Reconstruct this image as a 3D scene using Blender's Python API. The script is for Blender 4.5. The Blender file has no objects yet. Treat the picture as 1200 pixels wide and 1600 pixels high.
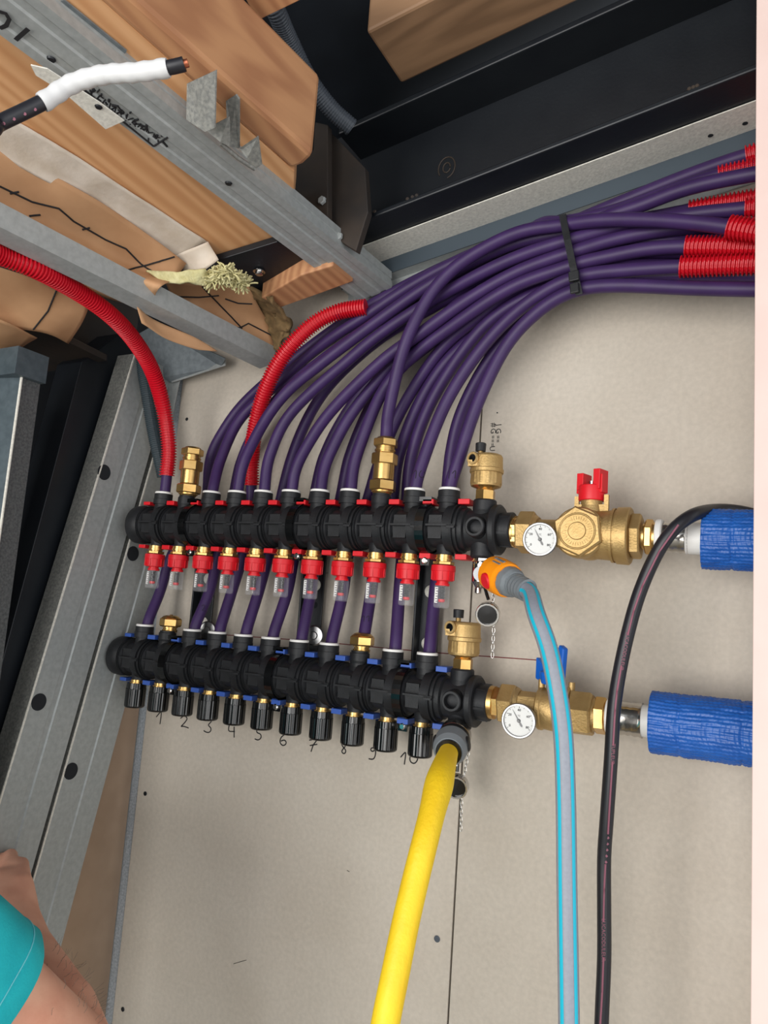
import bpy, bmesh, math, random
from mathutils import Vector, Matrix, noise
from mathutils.bvhtree import BVHTree
random.seed(7)
PI = math.pi
SC = bpy.context.scene
COL = SC.collection

# ------------------------------------------------------------------ camera
F = 1150.0; H = 1.65; DW = 0.955          # focal length (px of 1600), eye height, distance to the board
_h = Vector((-2178, -5, F)); _v = Vector((607, -8700, F))
AX = -_h.normalized(); AZ = _v.normalized()
AZ = (AZ - AX*AZ.dot(AX)).normalized()
AY = -(AX.cross(AZ)); 
if AY.z < 0: AY = -AY
CAM = Vector((0, -DW, H))
def ray(px, py):
    d = Vector((px-600, py-800, F)); return Vector((d.dot(AX), d.dot(AY), d.dot(AZ)))
def P(px, py, Y):  r = ray(px, py); return CAM + r*(Y/r.y)
def PX(px, py, X): r = ray(px, py); return CAM + r*(X/r.x)
def PZ(px, py, Z): r = ray(px, py); return CAM + r*(Z/r.z)
def PC(px, py, o=0.0):      # sloping ceiling plane, o above the underside of the boarding
    r = ray(px, py); k = .50+o+.17*.56+.058*.93
    return CAM + r*(k/(r.z-.17*r.x+.058*r.y))
cam = bpy.data.cameras.new('camera'); camo = bpy.data.objects.new('camera', cam); COL.objects.link(camo)
cam.sensor_fit = 'VERTICAL'; cam.sensor_height = 36; cam.sensor_width = 27; cam.lens = 36*F/1600; cam.clip_start = .01
rt = Vector((AX.x, AY.x, AZ.x)); up = -Vector((AX.y, AY.y, AZ.y)); bk = -Vector((AX.z, AY.z, AZ.z))
M = Matrix(((rt.x, up.x, bk.x, 0), (rt.y, up.y, bk.y, -DW), (rt.z, up.z, bk.z, H), (0, 0, 0, 1)))
camo.matrix_world = M
SC.camera = camo

# ------------------------------------------------------------------ light
w = bpy.data.worlds.new('world'); SC.world = w; w.use_nodes = True
w.node_tree.nodes['Background'].inputs[0].default_value = (.90, .95, 1, 1)
w.node_tree.nodes['Background'].inputs[1].default_value = .75
def area(name, loc, target, size, power, color, sy=None):
    l = bpy.data.lights.new(name, 'AREA'); l.shape = 'RECTANGLE'; l.size = size; l.size_y = sy or size; l.energy = power; l.color = color
    o = bpy.data.objects.new(name, l); COL.objects.link(o); o.location = loc
    o.rotation_euler = (Vector(target)-Vector(loc)).to_track_quat('-Z', 'Y').to_euler(); return o
area('daylight_opening', (-.8, -3.4, 1.35), (-.4, 0, 1.7), 2.4, 70, (1, .97, .93), 2.2)
area('daylight_side', (1.9, -2.2, 1.3), (-.3, 0, 1.6), 1.6, 14, (1, .96, .92), 1.8)
vs = SC.view_settings; SC.display_settings.display_device = 'sRGB'
vs.view_transform = 'Standard'; vs.look = 'None'; vs.gamma = 1; vs.use_curve_mapping = False; vs.exposure = 0.52

# ------------------------------------------------------------------ materials
def srgb(r, g, b):
    f = lambda c: (c/255/12.92) if c/255 <= .04045 else ((c/255+.055)/1.055)**2.4
    return (f(r), f(g), f(b), 1)
def mat(name, rgb, rough=.5, metal=0, rgb2=None, nscale=60, bump=0, bscale=None, stretch=None, spec=None, trans=0, coat=0, kind='noise', detail=4, lo=.35, hi=.65):
    m = bpy.data.materials.new(name); m.use_nodes = True; nt = m.node_tree; b = nt.nodes['Principled BSDF']
    c = srgb(*rgb); b.inputs['Base Color'].default_value = c; b.inputs['Roughness'].default_value = rough; b.inputs['Metallic'].default_value = metal
    if spec is not None: b.inputs['Specular IOR Level'].default_value = spec
    if trans: b.inputs['Transmission Weight'].default_value = trans; b.inputs['IOR'].default_value = 1.3
    if coat: b.inputs['Coat Weight'].default_value = coat
    tc = nt.nodes.new('ShaderNodeTexCoord'); mp = nt.nodes.new('ShaderNodeMapping'); nt.links.new(tc.outputs['Object'], mp.inputs[0])
    if stretch: mp.inputs['Scale'].default_value = stretch
    def tex(s):
        if kind == 'voronoi':
            n = nt.nodes.new('ShaderNodeTexVoronoi'); n.inputs['Scale'].default_value = s
        else:
            n = nt.nodes.new('ShaderNodeTexNoise'); n.inputs['Scale'].default_value = s; n.inputs['Detail'].default_value = detail
        nt.links.new(mp.outputs[0], n.inputs['Vector']); return n
    if rgb2:
        n = tex(nscale); r = nt.nodes.new('ShaderNodeValToRGB'); r.color_ramp.elements[0].color = c; r.color_ramp.elements[1].color = srgb(*rgb2)
        r.color_ramp.elements[0].position = lo; r.color_ramp.elements[1].position = hi
        nt.links.new(n.outputs['Color' if kind == 'voronoi' else 'Fac'], r.inputs[0]); nt.links.new(r.outputs[0], b.inputs['Base Color'])
    if bump:
        n = tex(bscale or nscale); bp = nt.nodes.new('ShaderNodeBump'); bp.inputs['Strength'].default_value = bump; bp.inputs['Distance'].default_value = .002
        nt.links.new(n.outputs[0], bp.inputs['Height']); nt.links.new(bp.outputs[0], b.inputs['Normal'])
    return m
def wood(name, c1, c2, sc=(38, 2.2, 38), knot=1.0):
    m = bpy.data.materials.new(name); m.use_nodes = True; nt = m.node_tree; b = nt.nodes['Principled BSDF']; b.inputs['Roughness'].default_value = .62
    tc = nt.nodes.new('ShaderNodeTexCoord'); mp = nt.nodes.new('ShaderNodeMapping'); nt.links.new(tc.outputs['Object'], mp.inputs[0]); mp.inputs['Scale'].default_value = sc
    n1 = nt.nodes.new('ShaderNodeTexNoise'); n1.inputs['Scale'].default_value = .35; n1.inputs['Detail'].default_value = 2; nt.links.new(mp.outputs[0], n1.inputs['Vector'])
    mx = nt.nodes.new('ShaderNodeMix'); mx.data_type = 'RGBA'; mx.blend_type = 'ADD'; mx.inputs[0].default_value = knot
    nt.links.new(mp.outputs[0], mx.inputs[6]); nt.links.new(n1.outputs['Color'], mx.inputs[7])
    wv = nt.nodes.new('ShaderNodeTexWave'); wv.inputs['Scale'].default_value = .9; wv.inputs['Distortion'].default_value = 9; wv.inputs['Detail'].default_value = 3; wv.inputs['Detail Scale'].default_value = .6; wv.inputs['Phase Offset'].default_value = 2
    nt.links.new(mx.outputs[2], wv.inputs['Vector'])
    n2 = nt.nodes.new('ShaderNodeTexNoise'); n2.inputs['Scale'].default_value = 3.0; nt.links.new(mp.outputs[0], n2.inputs['Vector'])
    ad = nt.nodes.new('ShaderNodeMath'); ad.operation = 'ADD'; nt.links.new(wv.outputs['Fac'], ad.inputs[0]); nt.links.new(n2.outputs['Fac'], ad.inputs[1])
    r = nt.nodes.new('ShaderNodeValToRGB'); r.color_ramp.elements[0].position = .3; r.color_ramp.elements[1].position = 1.5/1.7
    r.color_ramp.elements[0].color = srgb(*c1); r.color_ramp.elements[1].color = srgb(*c2)
    dv = nt.nodes.new('ShaderNodeMath'); dv.operation = 'MULTIPLY'; dv.inputs[1].default_value = .6; nt.links.new(ad.outputs[0], dv.inputs[0]); nt.links.new(dv.outputs[0], r.inputs[0])
    nt.links.new(r.outputs[0], b.inputs['Base Color'])
    bp = nt.nodes.new('ShaderNodeBump'); bp.inputs['Strength'].default_value = .15; bp.inputs['Distance'].default_value = .002
    nt.links.new(dv.outputs[0], bp.inputs['Height']); nt.links.new(bp.outputs[0], b.inputs['Normal'])
    return m
def board_mat():
    m = mat('gypsum_card', (198, 189, 176), .9, 0, (188, 178, 164), 7, .12, 300, lo=.3, hi=.7)
    nt = m.node_tree; b = nt.nodes['Principled BSDF']; l = b.inputs['Base Color'].links[0].from_socket
    n = nt.nodes.new('ShaderNodeTexNoise'); n.inputs['Scale'].default_value = 160; n.inputs['Detail'].default_value = 5
    tc = nt.nodes.new('ShaderNodeTexCoord'); nt.links.new(tc.outputs['Object'], n.inputs['Vector'])
    r = nt.nodes.new('ShaderNodeValToRGB'); r.color_ramp.elements[0].color = (.93, .93, .93, 1); r.color_ramp.elements[1].color = (1.05, 1.05, 1.05, 1)
    r.color_ramp.elements[0].position = .3; r.color_ramp.elements[1].position = .7
    nt.links.new(n.outputs['Fac'], r.inputs[0])
    mx = nt.nodes.new('ShaderNodeMix'); mx.data_type = 'RGBA'; mx.blend_type = 'MULTIPLY'; mx.inputs[0].default_value = 1
    nt.links.new(l, mx.inputs[6]); nt.links.new(r.outputs[0], mx.inputs[7]); nt.links.new(mx.outputs[2], b.inputs['Base Color'])
    return m
M_BOARD = board_mat()
M_EDGE = mat('gypsum_core', (150, 140, 128), .9)
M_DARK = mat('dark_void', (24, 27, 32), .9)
M_MEMB = mat('black_membrane', (26, 31, 38), .6, 0, (36, 42, 50), 8, .3, 12)
M_STEEL = mat('painted_black_steel', (19, 23, 29), .42, .1, (26, 30, 35), 14, .08, 200)
M_STEELB = mat('brown_black_steel', (44, 40, 38), .6, .1, (62, 52, 44), 12, .2, 60)
M_GALV = mat('galvanised_steel', (158, 162, 161), .5, .25, (170, 174, 173), 130, .05, 300)
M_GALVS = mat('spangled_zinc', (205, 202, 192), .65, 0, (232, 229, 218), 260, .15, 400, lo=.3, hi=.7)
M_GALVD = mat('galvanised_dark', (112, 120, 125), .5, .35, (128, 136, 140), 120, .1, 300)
M_KNURL = mat('knurled_zinc', (112, 113, 110), .55, .35, (140, 140, 134), 260, .15, 500)
M_WOOD = wood('pale_spruce', (206, 150, 102), (224, 172, 124), (20, 1.4, 20), 3.2)
M_WOOD2 = wood('reddish_spruce', (172, 120, 84), (196, 144, 102), (26, 2, 26), 3)
M_WOODX = wood('rough_timber', (126, 96, 70), (150, 116, 86), (2.2, 26, 26), 3)
M_PAPER = mat('kraft_paper', (176, 132, 94), .75, 0, (196, 152, 112), 14, .15, 40)
M_BROWN = mat('brown_panel', (160, 134, 110), .85, 0, (168, 142, 118), 20)
M_WOOL = mat('mineral_wool', (214, 208, 160), .95, 0, (190, 182, 130), 90, .8, 160)
M_WOOLB = mat('brown_mineral_wool', (136, 110, 74), .95, 0, (104, 84, 54), 90, .9, 130)
M_TAPE = mat('crepe_tape', (205, 190, 172), .8, 0, (224, 212, 198), 30, .25, 120)
M_INK = mat('black_ink', (28, 27, 30), .8)
M_INKF = mat('faded_ink', (74, 70, 66), .8)
M_REDL = mat('red_line', (120, 40, 45), .8)  # plain red of the thin line across the board
M_BLK = mat('black_glass_nylon', (26, 27, 29), .5, 0, (33, 34, 37), 60, .12, 500, spec=.35)
M_BLKG = mat('glossy_black_plastic', (10, 11, 12), .16, spec=.6)
M_BRASS = mat('brass', (214, 176, 112), .27, .9, (198, 158, 94), 40, .04, 300)
M_BRASSR = mat('cast_brass', (190, 160, 108), .5, .75, (178, 148, 96), 60, .25, 400)
M_CHROME = mat('chrome', (215, 213, 210), .14, 1)
M_STEELP = mat('pressed_steel', (190, 186, 180), .2, 1, bump=.25, nscale=70)
M_RED = mat('red_plastic', (212, 24, 36), .42, spec=.4)
M_REDC = mat('red_corrugated_plastic', (200, 16, 36), .36, spec=.5)
M_BLUEC = mat('blue_clip_plastic', (52, 88, 170), .45)
M_BLUEH = mat('blue_handle_plastic', (8, 92, 190), .4)
M_PURP = mat('purple_pex', (60, 38, 86), .48, 0, (54, 34, 78), 30, spec=.35)
M_WHITE = mat('white_plastic', (232, 230, 226), .45)
M_GREYC = mat('grey_conduit', (70, 76, 84), .5)
M_GREYC2 = mat('slate_conduit', (54, 66, 72), .5)
M_CLEAR = mat('clear_plastic', (225, 225, 228), .08, spec=.9)
M_CLEAR.node_tree.nodes['Principled BSDF'].inputs['Alpha'].default_value = .13
M_RIM = mat('brushed_rim', (150, 150, 150), .3, .9)
M_SPRING = mat('spring_black', (22, 22, 24), .5)
M_BLUEI = mat('blue_insulation_film', (22, 84, 166), .38, 0, (30, 94, 178), 40, .25, 150)
M_YEL = mat('yellow_hose_rubber', (246, 208, 30), .55, 0, (236, 194, 24), 24, .25, 260)
M_GHOSE = mat('grey_hose_rubber', (132, 136, 146), .5, 0, (138, 142, 152), 260, .1, 300)
M_TEAL = mat('turquoise_stripe', (20, 175, 200), .45)
M_CABLE = mat('black_cable_rubber', (30, 30, 36), .4)
M_PINK = mat('dusty_pink_print', (140, 84, 100), .6)
M_ORANGE = mat('orange_plastic', (250, 150, 16), .4)
M_GREYP = mat('grey_plastic', (118, 124, 128), .45)
M_PINKB = mat('pink_gypsum_edge', (216, 190, 182), .9, 0, (222, 198, 190), 12)
M_WTAPE = mat('white_insulating_tape', (212, 212, 212), .45)
M_COPPER = mat('copper', (200, 120, 90), .35, .9)
M_SKIN = mat('skin', (236, 180, 152), .55, 0, (222, 156, 130), 22, .25, 90)
M_TEE = mat('turquoise_cotton', (20, 178, 190), .9, 0, (30, 192, 202), 30, .2, 400)
M_JEAN = mat('work_trousers', (45, 50, 62), .9)
M_HAIR = mat('short_grey_hair', (120, 112, 104), .9, bump=.6, nscale=220)
M_EYEW = mat('eye_white', (230, 228, 224), .2)
M_FLOOR = mat('concrete_floor', (150, 146, 138), .9, 0, (132, 128, 120), 6, .2, 50)
M_WEBD = mat('shaded_blue_zinc', (72, 84, 90), .5, .3, (84, 96, 102), 90)  # darker zinc: shade on the short left stud put into its colour
M_KNURLD = mat('shaded_knurled_zinc', (78, 81, 82), .55, .3, (102, 104, 104), 300, .2, 500)  # knurled zinc darkened to carry the shade on the short left stud
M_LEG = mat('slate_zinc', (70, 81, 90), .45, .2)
M_EDGEP = mat('speckled_edge_zinc', (150, 158, 164), .55, .1, (184, 190, 196), 300, .15, 500)
M_DIAL = mat('white_dial', (205, 205, 202), .4)

# ------------------------------------------------------------------ mesh helpers
def basis(axis, hint=None):
    a = Vector(axis).normalized(); h = Vector(hint) if hint else (Vector((0, 0, 1)) if abs(a.z) < .9 else Vector((0, -1, 0)))
    u = (h - a*h.dot(a)).normalized(); return a, u, a.cross(u)
class MB:
    def __init__(s): s.v = []; s.f = []; s.sm = []
    def add(s, vs, fs, smooth=False):
        n = len(s.v); s.v += [Vector(v) for v in vs]; s.f += [tuple(i+n for i in f) for f in fs]
        s.sm += [smooth]*len(fs) if isinstance(smooth, bool) else smooth; return s
    def box(s, c, sz, R=None):
        c = Vector(c); h = [x/2 for x in sz]; vs = []
        for x in (-1, 1):
            for y in (-1, 1):
                for z in (-1, 1):
                    p = Vector((x*h[0], y*h[1], z*h[2])); vs.append(c + (R @ p if R else p))
        return s.add(vs, [(0, 1, 3, 2), (4, 6, 7, 5), (0, 4, 5, 1), (2, 3, 7, 6), (0, 2, 6, 4), (1, 5, 7, 3)])
    def hexa(s, a, b):            # two matching loops joined and capped
        n = len(a); fs = [tuple(range(n))[::-1], tuple(range(n, 2*n))] + [(i, (i+1) % n, n+(i+1) % n, n+i) for i in range(n)]
        return s.add(list(a)+list(b), fs)
    def prism(s, poly, vec): vec = Vector(vec); return s.hexa([Vector(p) for p in poly], [Vector(p)+vec for p in poly])
    def rev(s, o, axis, prof, seg=28, smooth=True, curved=False, phase=0, cap=True, hint=None, arc=None, rf=None):
        o = Vector(o); a, u, w2 = basis(axis, hint)
        def ring(t, r):
            out = []
            for k in range(seg):
                th = phase+2*PI*k/seg; rr = r*(rf(th, t) if rf else 1)
                out.append(o+a*t+(u*math.cos(th)+w2*math.sin(th))*rr)
            return out
        if curved:
            vs = []; fs = []
            for t, r in prof: vs += ring(t, r)
            for i in range(len(prof)-1):
                for k in range(seg): fs.append((i*seg+k, i*seg+(k+1) % seg, (i+1)*seg+(k+1) % seg, (i+1)*seg+k))
            s.add(vs, fs, smooth)
        else:
            for (t0, r0), (t1, r1) in zip(prof, prof[1:]):
                if abs(t0-t1) < 1e-7 and abs(r0-r1) < 1e-7: continue
                s.add(ring(t0, r0)+ring(t1, r1), [(k, (k+1) % seg, seg+(k+1) % seg, seg+k) for k in range(seg)], smooth)
        if cap:
            for (t, r), fl in ((prof[0], 1), (prof[-1], 0)):
                if r > 1e-5: s.add(ring(t, r), [tuple(range(seg))[::-1] if fl else tuple(range(seg))], False)
        return s
    def hex(s, o, axis, t0, t1, r, c=.0012, phase=0, n=6):      # chamfered hexagon nut
        return s.rev(o, axis, [(t0, r-c), (t0+c, r), (t1-c, r), (t1, r-c)], seg=n, smooth=False, phase=phase)
    def tube(s, pts, r, seg=14, cap=True, up=None, a0=0, a1=2*PI, smooth=True, fix=False):
        pts = [Vector(p) for p in pts]; n = len(pts)
        T = [((pts[min(i+1, n-1)]-pts[max(i-1, 0)]).normalized()) for i in range(n)]
        u = Vector(up) if up else (Vector((0, -1, 0)) if abs(T[0].y) < .9 else Vector((0, 0, 1)))
        full = abs(a1-a0-2*PI) < 1e-6; m = seg if full else seg+1; vs = []
        for i in range(n):
            if fix: u = Vector(up)
            u = (u-T[i]*u.dot(T[i])).normalized(); w2 = T[i].cross(u); rr = r(i) if callable(r) else r
            for k in range(m):
                th = a0+(a1-a0)*k/seg; vs.append(pts[i]+(u*math.cos(th)+w2*math.sin(th))*rr)
        fs = [(i*m+k, i*m+(k+1) % m, (i+1)*m+(k+1) % m, (i+1)*m+k) for i in range(n-1) for k in range(seg)]
        s.add(vs, fs, smooth)
        if cap and full: s.add(vs[:m], [tuple(range(m))[::-1]]); s.add(vs[-m:], [tuple(range(m))])
        return s
    def build(s, name, m, parent=None, bevel=0, origin=None, seg=2):
        me = bpy.data.meshes.new(name)
        if origin is None: origin = worldloc(parent) if parent else sum(s.v, Vector())/max(1, len(s.v))
        me.from_pydata([tuple(v-origin) for v in s.v], [], s.f); me.update()
        me.polygons.foreach_set('use_smooth', s.sm); me.materials.append(m)
        if bevel or 1:
            bm = bmesh.new(); bm.from_mesh(me)
            if bevel: bmesh.ops.remove_doubles(bm, verts=bm.verts, dist=1e-6)
            bmesh.ops.recalc_face_normals(bm, faces=bm.faces)
            bm.to_mesh(me); bm.free()
        o = bpy.data.objects.new(name, me); COL.objects.link(o)
        if parent: o.parent = parent
        else: o.location = origin
        if bevel:
            b = o.modifiers.new('bevel', 'BEVEL'); b.width = bevel; b.segments = seg; b.limit_method = 'ANGLE'; b.angle_limit = .6
        return o
def worldloc(o):
    l = Vector()
    while o: l += o.location; o = o.parent
    return l
def tag(o, label=None, cat=None, group=None, kind=None):
    for k, v in (('label', label), ('category', cat), ('group', group), ('kind', kind)):
        if v: o[k] = v
    return o
def thing(name, loc, label=None, cat=None, group=None, kind=None):
    o = bpy.data.objects.new(name, None); o.empty_display_size = .02; COL.objects.link(o); o.location = loc; return tag(o, label, cat, group, kind)
def kids(o): return [c for c in COL.objects if c.parent == o]
def copy_tree(o, parent, off):
    c = o.copy(); COL.objects.link(c); c.parent = parent; c.location = o.location+Vector(off)
    for ch in kids(o):
        d = ch.copy(); COL.objects.link(d); d.parent = c
        for g in kids(ch):
            e = g.copy(); COL.objects.link(e); e.parent = d
    return c
def spline(pts, step=.006):
    pts = [Vector(p) for p in pts]; q = [pts[0]*2-pts[1]]+pts+[pts[-1]*2-pts[-2]]; out = []
    for i in range(1, len(q)-2):
        a, b, c, d = q[i-1:i+3]; n = max(2, int((c-b).length/step))
        for k in range(n):
            t = k/n; out.append(.5*((2*b)+(c-a)*t+(2*a-5*b+4*c-d)*t*t+(3*b-a-3*c+d)*t**3))
    out.append(pts[-1]); 
    for _ in range(2): out = [out[0]]+[(out[i-1]+out[i]*2+out[i+1])/4 for i in range(1, len(out)-1)]+[out[-1]]
    return out
def even(pts, step):
    out = [pts[0]]; acc = 0
    for a, b in zip(pts, pts[1:]):
        L = (b-a).length; 
        while acc+L >= step:
            t = (step-acc)/L; a = a.lerp(b, t); out.append(a.copy()); L = (b-a).length; acc = 0
            if L < 1e-9: break
        acc += L
    return out
def corrug(mb, pts, r, pitch=.0044, depth=.0030, seg=18):
    e = even(pts, pitch/4); mb.tube(e, lambda i: r-(0, 0, depth, depth)[i % 4], seg=seg, smooth=False)
    return mb
def textmesh(s, size, origin, ux, uy, ext=.0002):
    cu = bpy.data.curves.new('t', 'FONT'); cu.body = s; cu.size = size; cu.align_x = 'CENTER'; cu.align_y = 'CENTER'; cu.extrude = ext; cu.resolution_u = 2
    o = bpy.data.objects.new('t', cu); COL.objects.link(o); dg = bpy.context.evaluated_depsgraph_get(); me = bpy.data.meshes.new_from_object(o.evaluated_get(dg))
    ux = Vector(ux).normalized(); uy = Vector(uy); uy = (uy-ux*uy.dot(ux)).normalized(); uz = ux.cross(uy); origin = Vector(origin)
    vs = [origin+ux*v.co.x+uy*v.co.y+uz*v.co.z for v in me.vertices]; fs = [tuple(p.vertices) for p in me.polygons]
    bpy.data.objects.remove(o); bpy.data.curves.remove(cu); bpy.data.meshes.remove(me); return vs, fs
def bvh_of(objs):
    vs = []; fs = []
    for o in objs:
        l = worldloc(o); n = len(vs); vs += [v.co+l for v in o.data.vertices]; fs += [tuple(i+n for i in p.vertices) for p in o.data.polygons]
    return BVHTree.FromPolygons(vs, fs)
def onto(bvh, px, py, lift=.0006):
    r = ray(px, py).normalized(); h = bvh.ray_cast(CAM, r)
    if h[0] is None: return None
    n = h[1] if h[1].dot(r) < 0 else -h[1]
    return h[0]+n*lift
def patch(rows, sub=6, amp=.002, nscale=18, seed=0):    # rows of equal length of points -> refined wavy sheet
    R = len(rows); C = len(rows[0]); nu = (R-1)*sub+1; nv = (C-1)*sub+1; g = []
    def cr(a, b, c, d, t): return .5*((2*b)+(c-a)*t+(2*a-5*b+4*c-d)*t*t+(3*b-a-3*c+d)*t**3)
    def line(l, n):
        q = [l[0]*2-l[1]]+list(l)+[l[-1]*2-l[-2]]; out = []
        for i in range(1, len(q)-2):
            for k in range(n): out.append(cr(*q[i-1:i+3], k/n))
        return out+[l[-1]]
    fine = [line([Vector(p) for p in r], sub) for r in rows]
    cols = [line([fine[i][j] for i in range(R)], sub) for j in range(nv)]
    vs = []
    for i in range(nu):
        for j in range(nv):
            p = cols[j][i]; vs.append(p+noise.noise_vector(p*nscale+Vector((seed, 0, 0)))*amp)
    fs = [(i*nv+j, i*nv+j+1, (i+1)*nv+j+1, (i+1)*nv+j) for i in range(nu-1) for j in range(nv-1)]
    return MB().add(vs, fs, True)
def solid(o, t):
    m = o.modifiers.new('solid', 'SOLIDIFY'); m.thickness = t; m.offset = 0; return o

# ------------------------------------------------------------------ room shell
tag(MB().box((-.1, -1.9, -.03), (4.6, 4.2, .06)).build('floor', M_FLOOR), kind='structure')
wall = thing('wall_back', (0, 0, 0), kind='structure')
SX = P(728, 1080, DW).x; LX = -.938
def ztop(x): return H+.538+.17*(x+.324)+.05
def slab(x0, x1, y0, y1):
    return [Vector((x0, y0, 0)), Vector((x1, y0, 0)), Vector((x1, y0, ztop(x1) if x1 > -.8 else ztop(x1))), Vector((x0, y0, ztop(x0)))]
zl = P(290, 568, DW).z
b1 = MB().prism([(LX, 0, 0), (SX-.0012, 0, 0), (SX-.0012, 0, ztop(SX)), (LX, 0, zl+.03)], (0, .0125, 0)).build('plasterboard', M_BOARD, wall, bevel=.0008)
b2 = MB().prism([(SX+.0012, 0, 0), (.4, 0, 0), (.4, 0, ztop(.4)), (SX+.0012, 0, ztop(SX))], (0, .0125, 0)).build('plasterboard', M_BOARD, wall, bevel=.0008)
MB().box((-.25, .035, 1.25), (1.38, .03, 2.4)).build('backing', M_DARK, wall)
WB = bvh_of([b1, b2])
# screws and small holes in the board
for px, py, r in ((683, 1467, .0042), (227, 1240, .0035), (192, 1577, .0035), (292, 655, .003), (777, 576, .0016), (777, 645, .001)):
    p = P(px, py, DW-.0004)
    MB().rev(p, (0, -1, 0), [(0, r), (.0006, r), (.0009, r*.8)], seg=14).build('screw_head', M_STEEL if r < .004 else M_GREYC, wall)
tick = MB()
for a, b in (((492, 897), (513, 895)), ((488, 946), (504, 947)), ((542, 1360), (546, 1362)), ((757, 523), (758, 531)), ((365, 1506), (385, 1500))):
    tick.tube([P(*a, DW-.0003), P(*b, DW-.0003)], .0004, 5)
tick.build('pencil_tick', M_INKF, wall)
# red level line
rl = [P(295, 988, DW-.0004), P(480, 1001, DW-.0004), P(670, 1019, DW-.0004), P(862, 1033, DW-.0004)]
MB().tube(rl, .0007, 6).build('red_level_line', M_REDL, wall)
# handwritten circuit numbers
DG = {'1': [[(-.3, .1), (.1, .5), (0, -.5)], ], '2': [[(-.3, .3), (0, .5), (.25, .3), (0, -.1), (-.3, -.4), (-.1, -.35), (.35, -.5)]],
      '3': [[(-.3, .5), (.3, .45), (0, .1), (.25, -.1), (.2, -.45), (-.1, -.5), (-.35, -.35)]], '4': [[(-.25, .5), (-.3, 0), (.2, -.05)], [(.15, .35), (.15, -.55)]],
      '5': [[(.3, .5), (-.1, .45), (-.15, .1), (.15, .05), (.25, -.25), (0, -.5), (-.3, -.4)]], '6': [[(.2, .5), (-.2, .2), (-.3, -.2), (-.05, -.5), (.25, -.3), (.1, 0), (-.2, -.1)]],
      '7': [[(-.35, .35), (.3, .4), (0, 0), (-.2, -.6)], [(-.3, -.1), (.3, 0)]], '8': [[(.25, .45), (-.2, .45), (-.1, .15), (.2, -.2), (.05, -.5), (-.2, -.3), (.1, .1), (.3, .45)]],
      '9': [[(.3, .3), (0, .5), (-.2, .3), (0, .1), (.25, .3), (.25, -.1), (.1, -.5), (-.3, -.45)]], '0': [[(0, .45), (-.3, .1), (-.25, -.3), (.05, -.45), (.35, -.1), (.3, .3)]]}
def write(mb, s, px, py, size, fn, r=.0006, w0=.75):
    for k, ch in enumerate(s):
        for st in DG[ch]:
            pts = [fn(px+(k-(len(s)-1)/2)*size*w0+x*size, py-y*size) for x, y in st]; pts = [p for p in pts if p]
            if len(pts) > 1: mb.tube(spline(pts, .002) if len(pts) > 2 else pts, r, 5)
hw = MB()
for s, px, py in (('1', 250, 1122), ('2', 288, 1128), ('3', 325, 1135), ('4', 363, 1142), ('5', 404, 1147), ('6', 443, 1156), ('7', 490, 1163), ('8', 537, 1169), ('9', 582, 1177), ('10', 639, 1185)):
    write(hw, s, px, py, 19, lambda x, y: P(x, y, DW-.0003), .0009)
hw.build('handwritten_number', M_INK, wall)
# stamped lettering, sideways
st = MB()
for row, x0 in (('TG:::U::', 771), ('JG::  ::', 779)):
    y = 664
    for ch in row:
        if ch == ' ': y += 8; continue
        c = P(x0-(y-664)*.06, y, DW-.0004); vx = P(x0, y+8, DW-.0004)-P(x0, y, DW-.0004)
        st.add(*textmesh('#' if ch == 'T' else (ch if ch != ':' else '='), .011 if ch != ':' else .0085, c, vx, (1, 0, 0))); y += 9.5 if ch != ':' else 6
st.build('ink_lettering', M_INK, wall)

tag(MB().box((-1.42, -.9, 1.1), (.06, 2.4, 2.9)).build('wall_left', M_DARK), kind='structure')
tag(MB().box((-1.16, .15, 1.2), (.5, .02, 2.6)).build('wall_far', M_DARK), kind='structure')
# right-hand cut board that closes the view
tag(MB().box((.146, -.955+.735, 1.3), (.322, .0125, 2.6)).build('wall_right', M_PINKB, bevel=.0006), kind='structure')
chip = MB()
# ceiling cover: black membrane over everything
cv = []
for x, Y in ((-1.45, -.6), (.9, -.6), (.9, 1.1), (-1.45, 1.1)): cv.append(CAM+Vector((x, Y, .83+.17*(x+.324)+.02)))
ceil = tag(MB().prism(cv, (0, 0, .02)).build('ceiling', M_MEMB), kind='structure')

def slopebox(x0, x1, Ya, Yb, z0, z1, name, m, parent=None, bevel=.001):      # long box running along the back wall, rising to the right
    a = []; b = []
    for x, L in ((x0, a), (x1, b)):
        d = .17*(x+.324)
        L += [CAM+Vector((x, Ya, z0+d)), CAM+Vector((x, Yb, z0+d)), CAM+Vector((x, Yb, z1+d)), CAM+Vector((x, Ya, z1+d))]
    return MB().hexa(a, b).build(name, m, parent, bevel=bevel)
# wall-top track (U profile) and ceiling angle
tr = thing('wall_track', CAM+Vector((-.3, .93, .54)), 'pale spangled zinc ceiling profile along the top of the plasterboard', 'metal profile')
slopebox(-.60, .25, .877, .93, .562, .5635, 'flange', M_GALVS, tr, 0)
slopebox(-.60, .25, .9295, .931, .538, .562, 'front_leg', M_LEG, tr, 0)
slopebox(-.60, .25, .931, .953, .538, .5395, 'bottom_lip', M_GALV, tr, 0)
slopebox(-.60, .25, .951, .9535, .505, .538, 'wall_leg', M_GALV, tr, 0)
for px, py in ((1110, 212), (1164, 193)):
    p = PZ(px, py, 0); r = ray(px, py); k = (.562-.0002+.17*.324)/(r.z-.17*r.x); p = CAM+r*k
    MB().rev(p, (0, 0, -1), [(0, .0035), (.0004, .003)], seg=12).build('screw_hole', M_DARK, tr)
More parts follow.
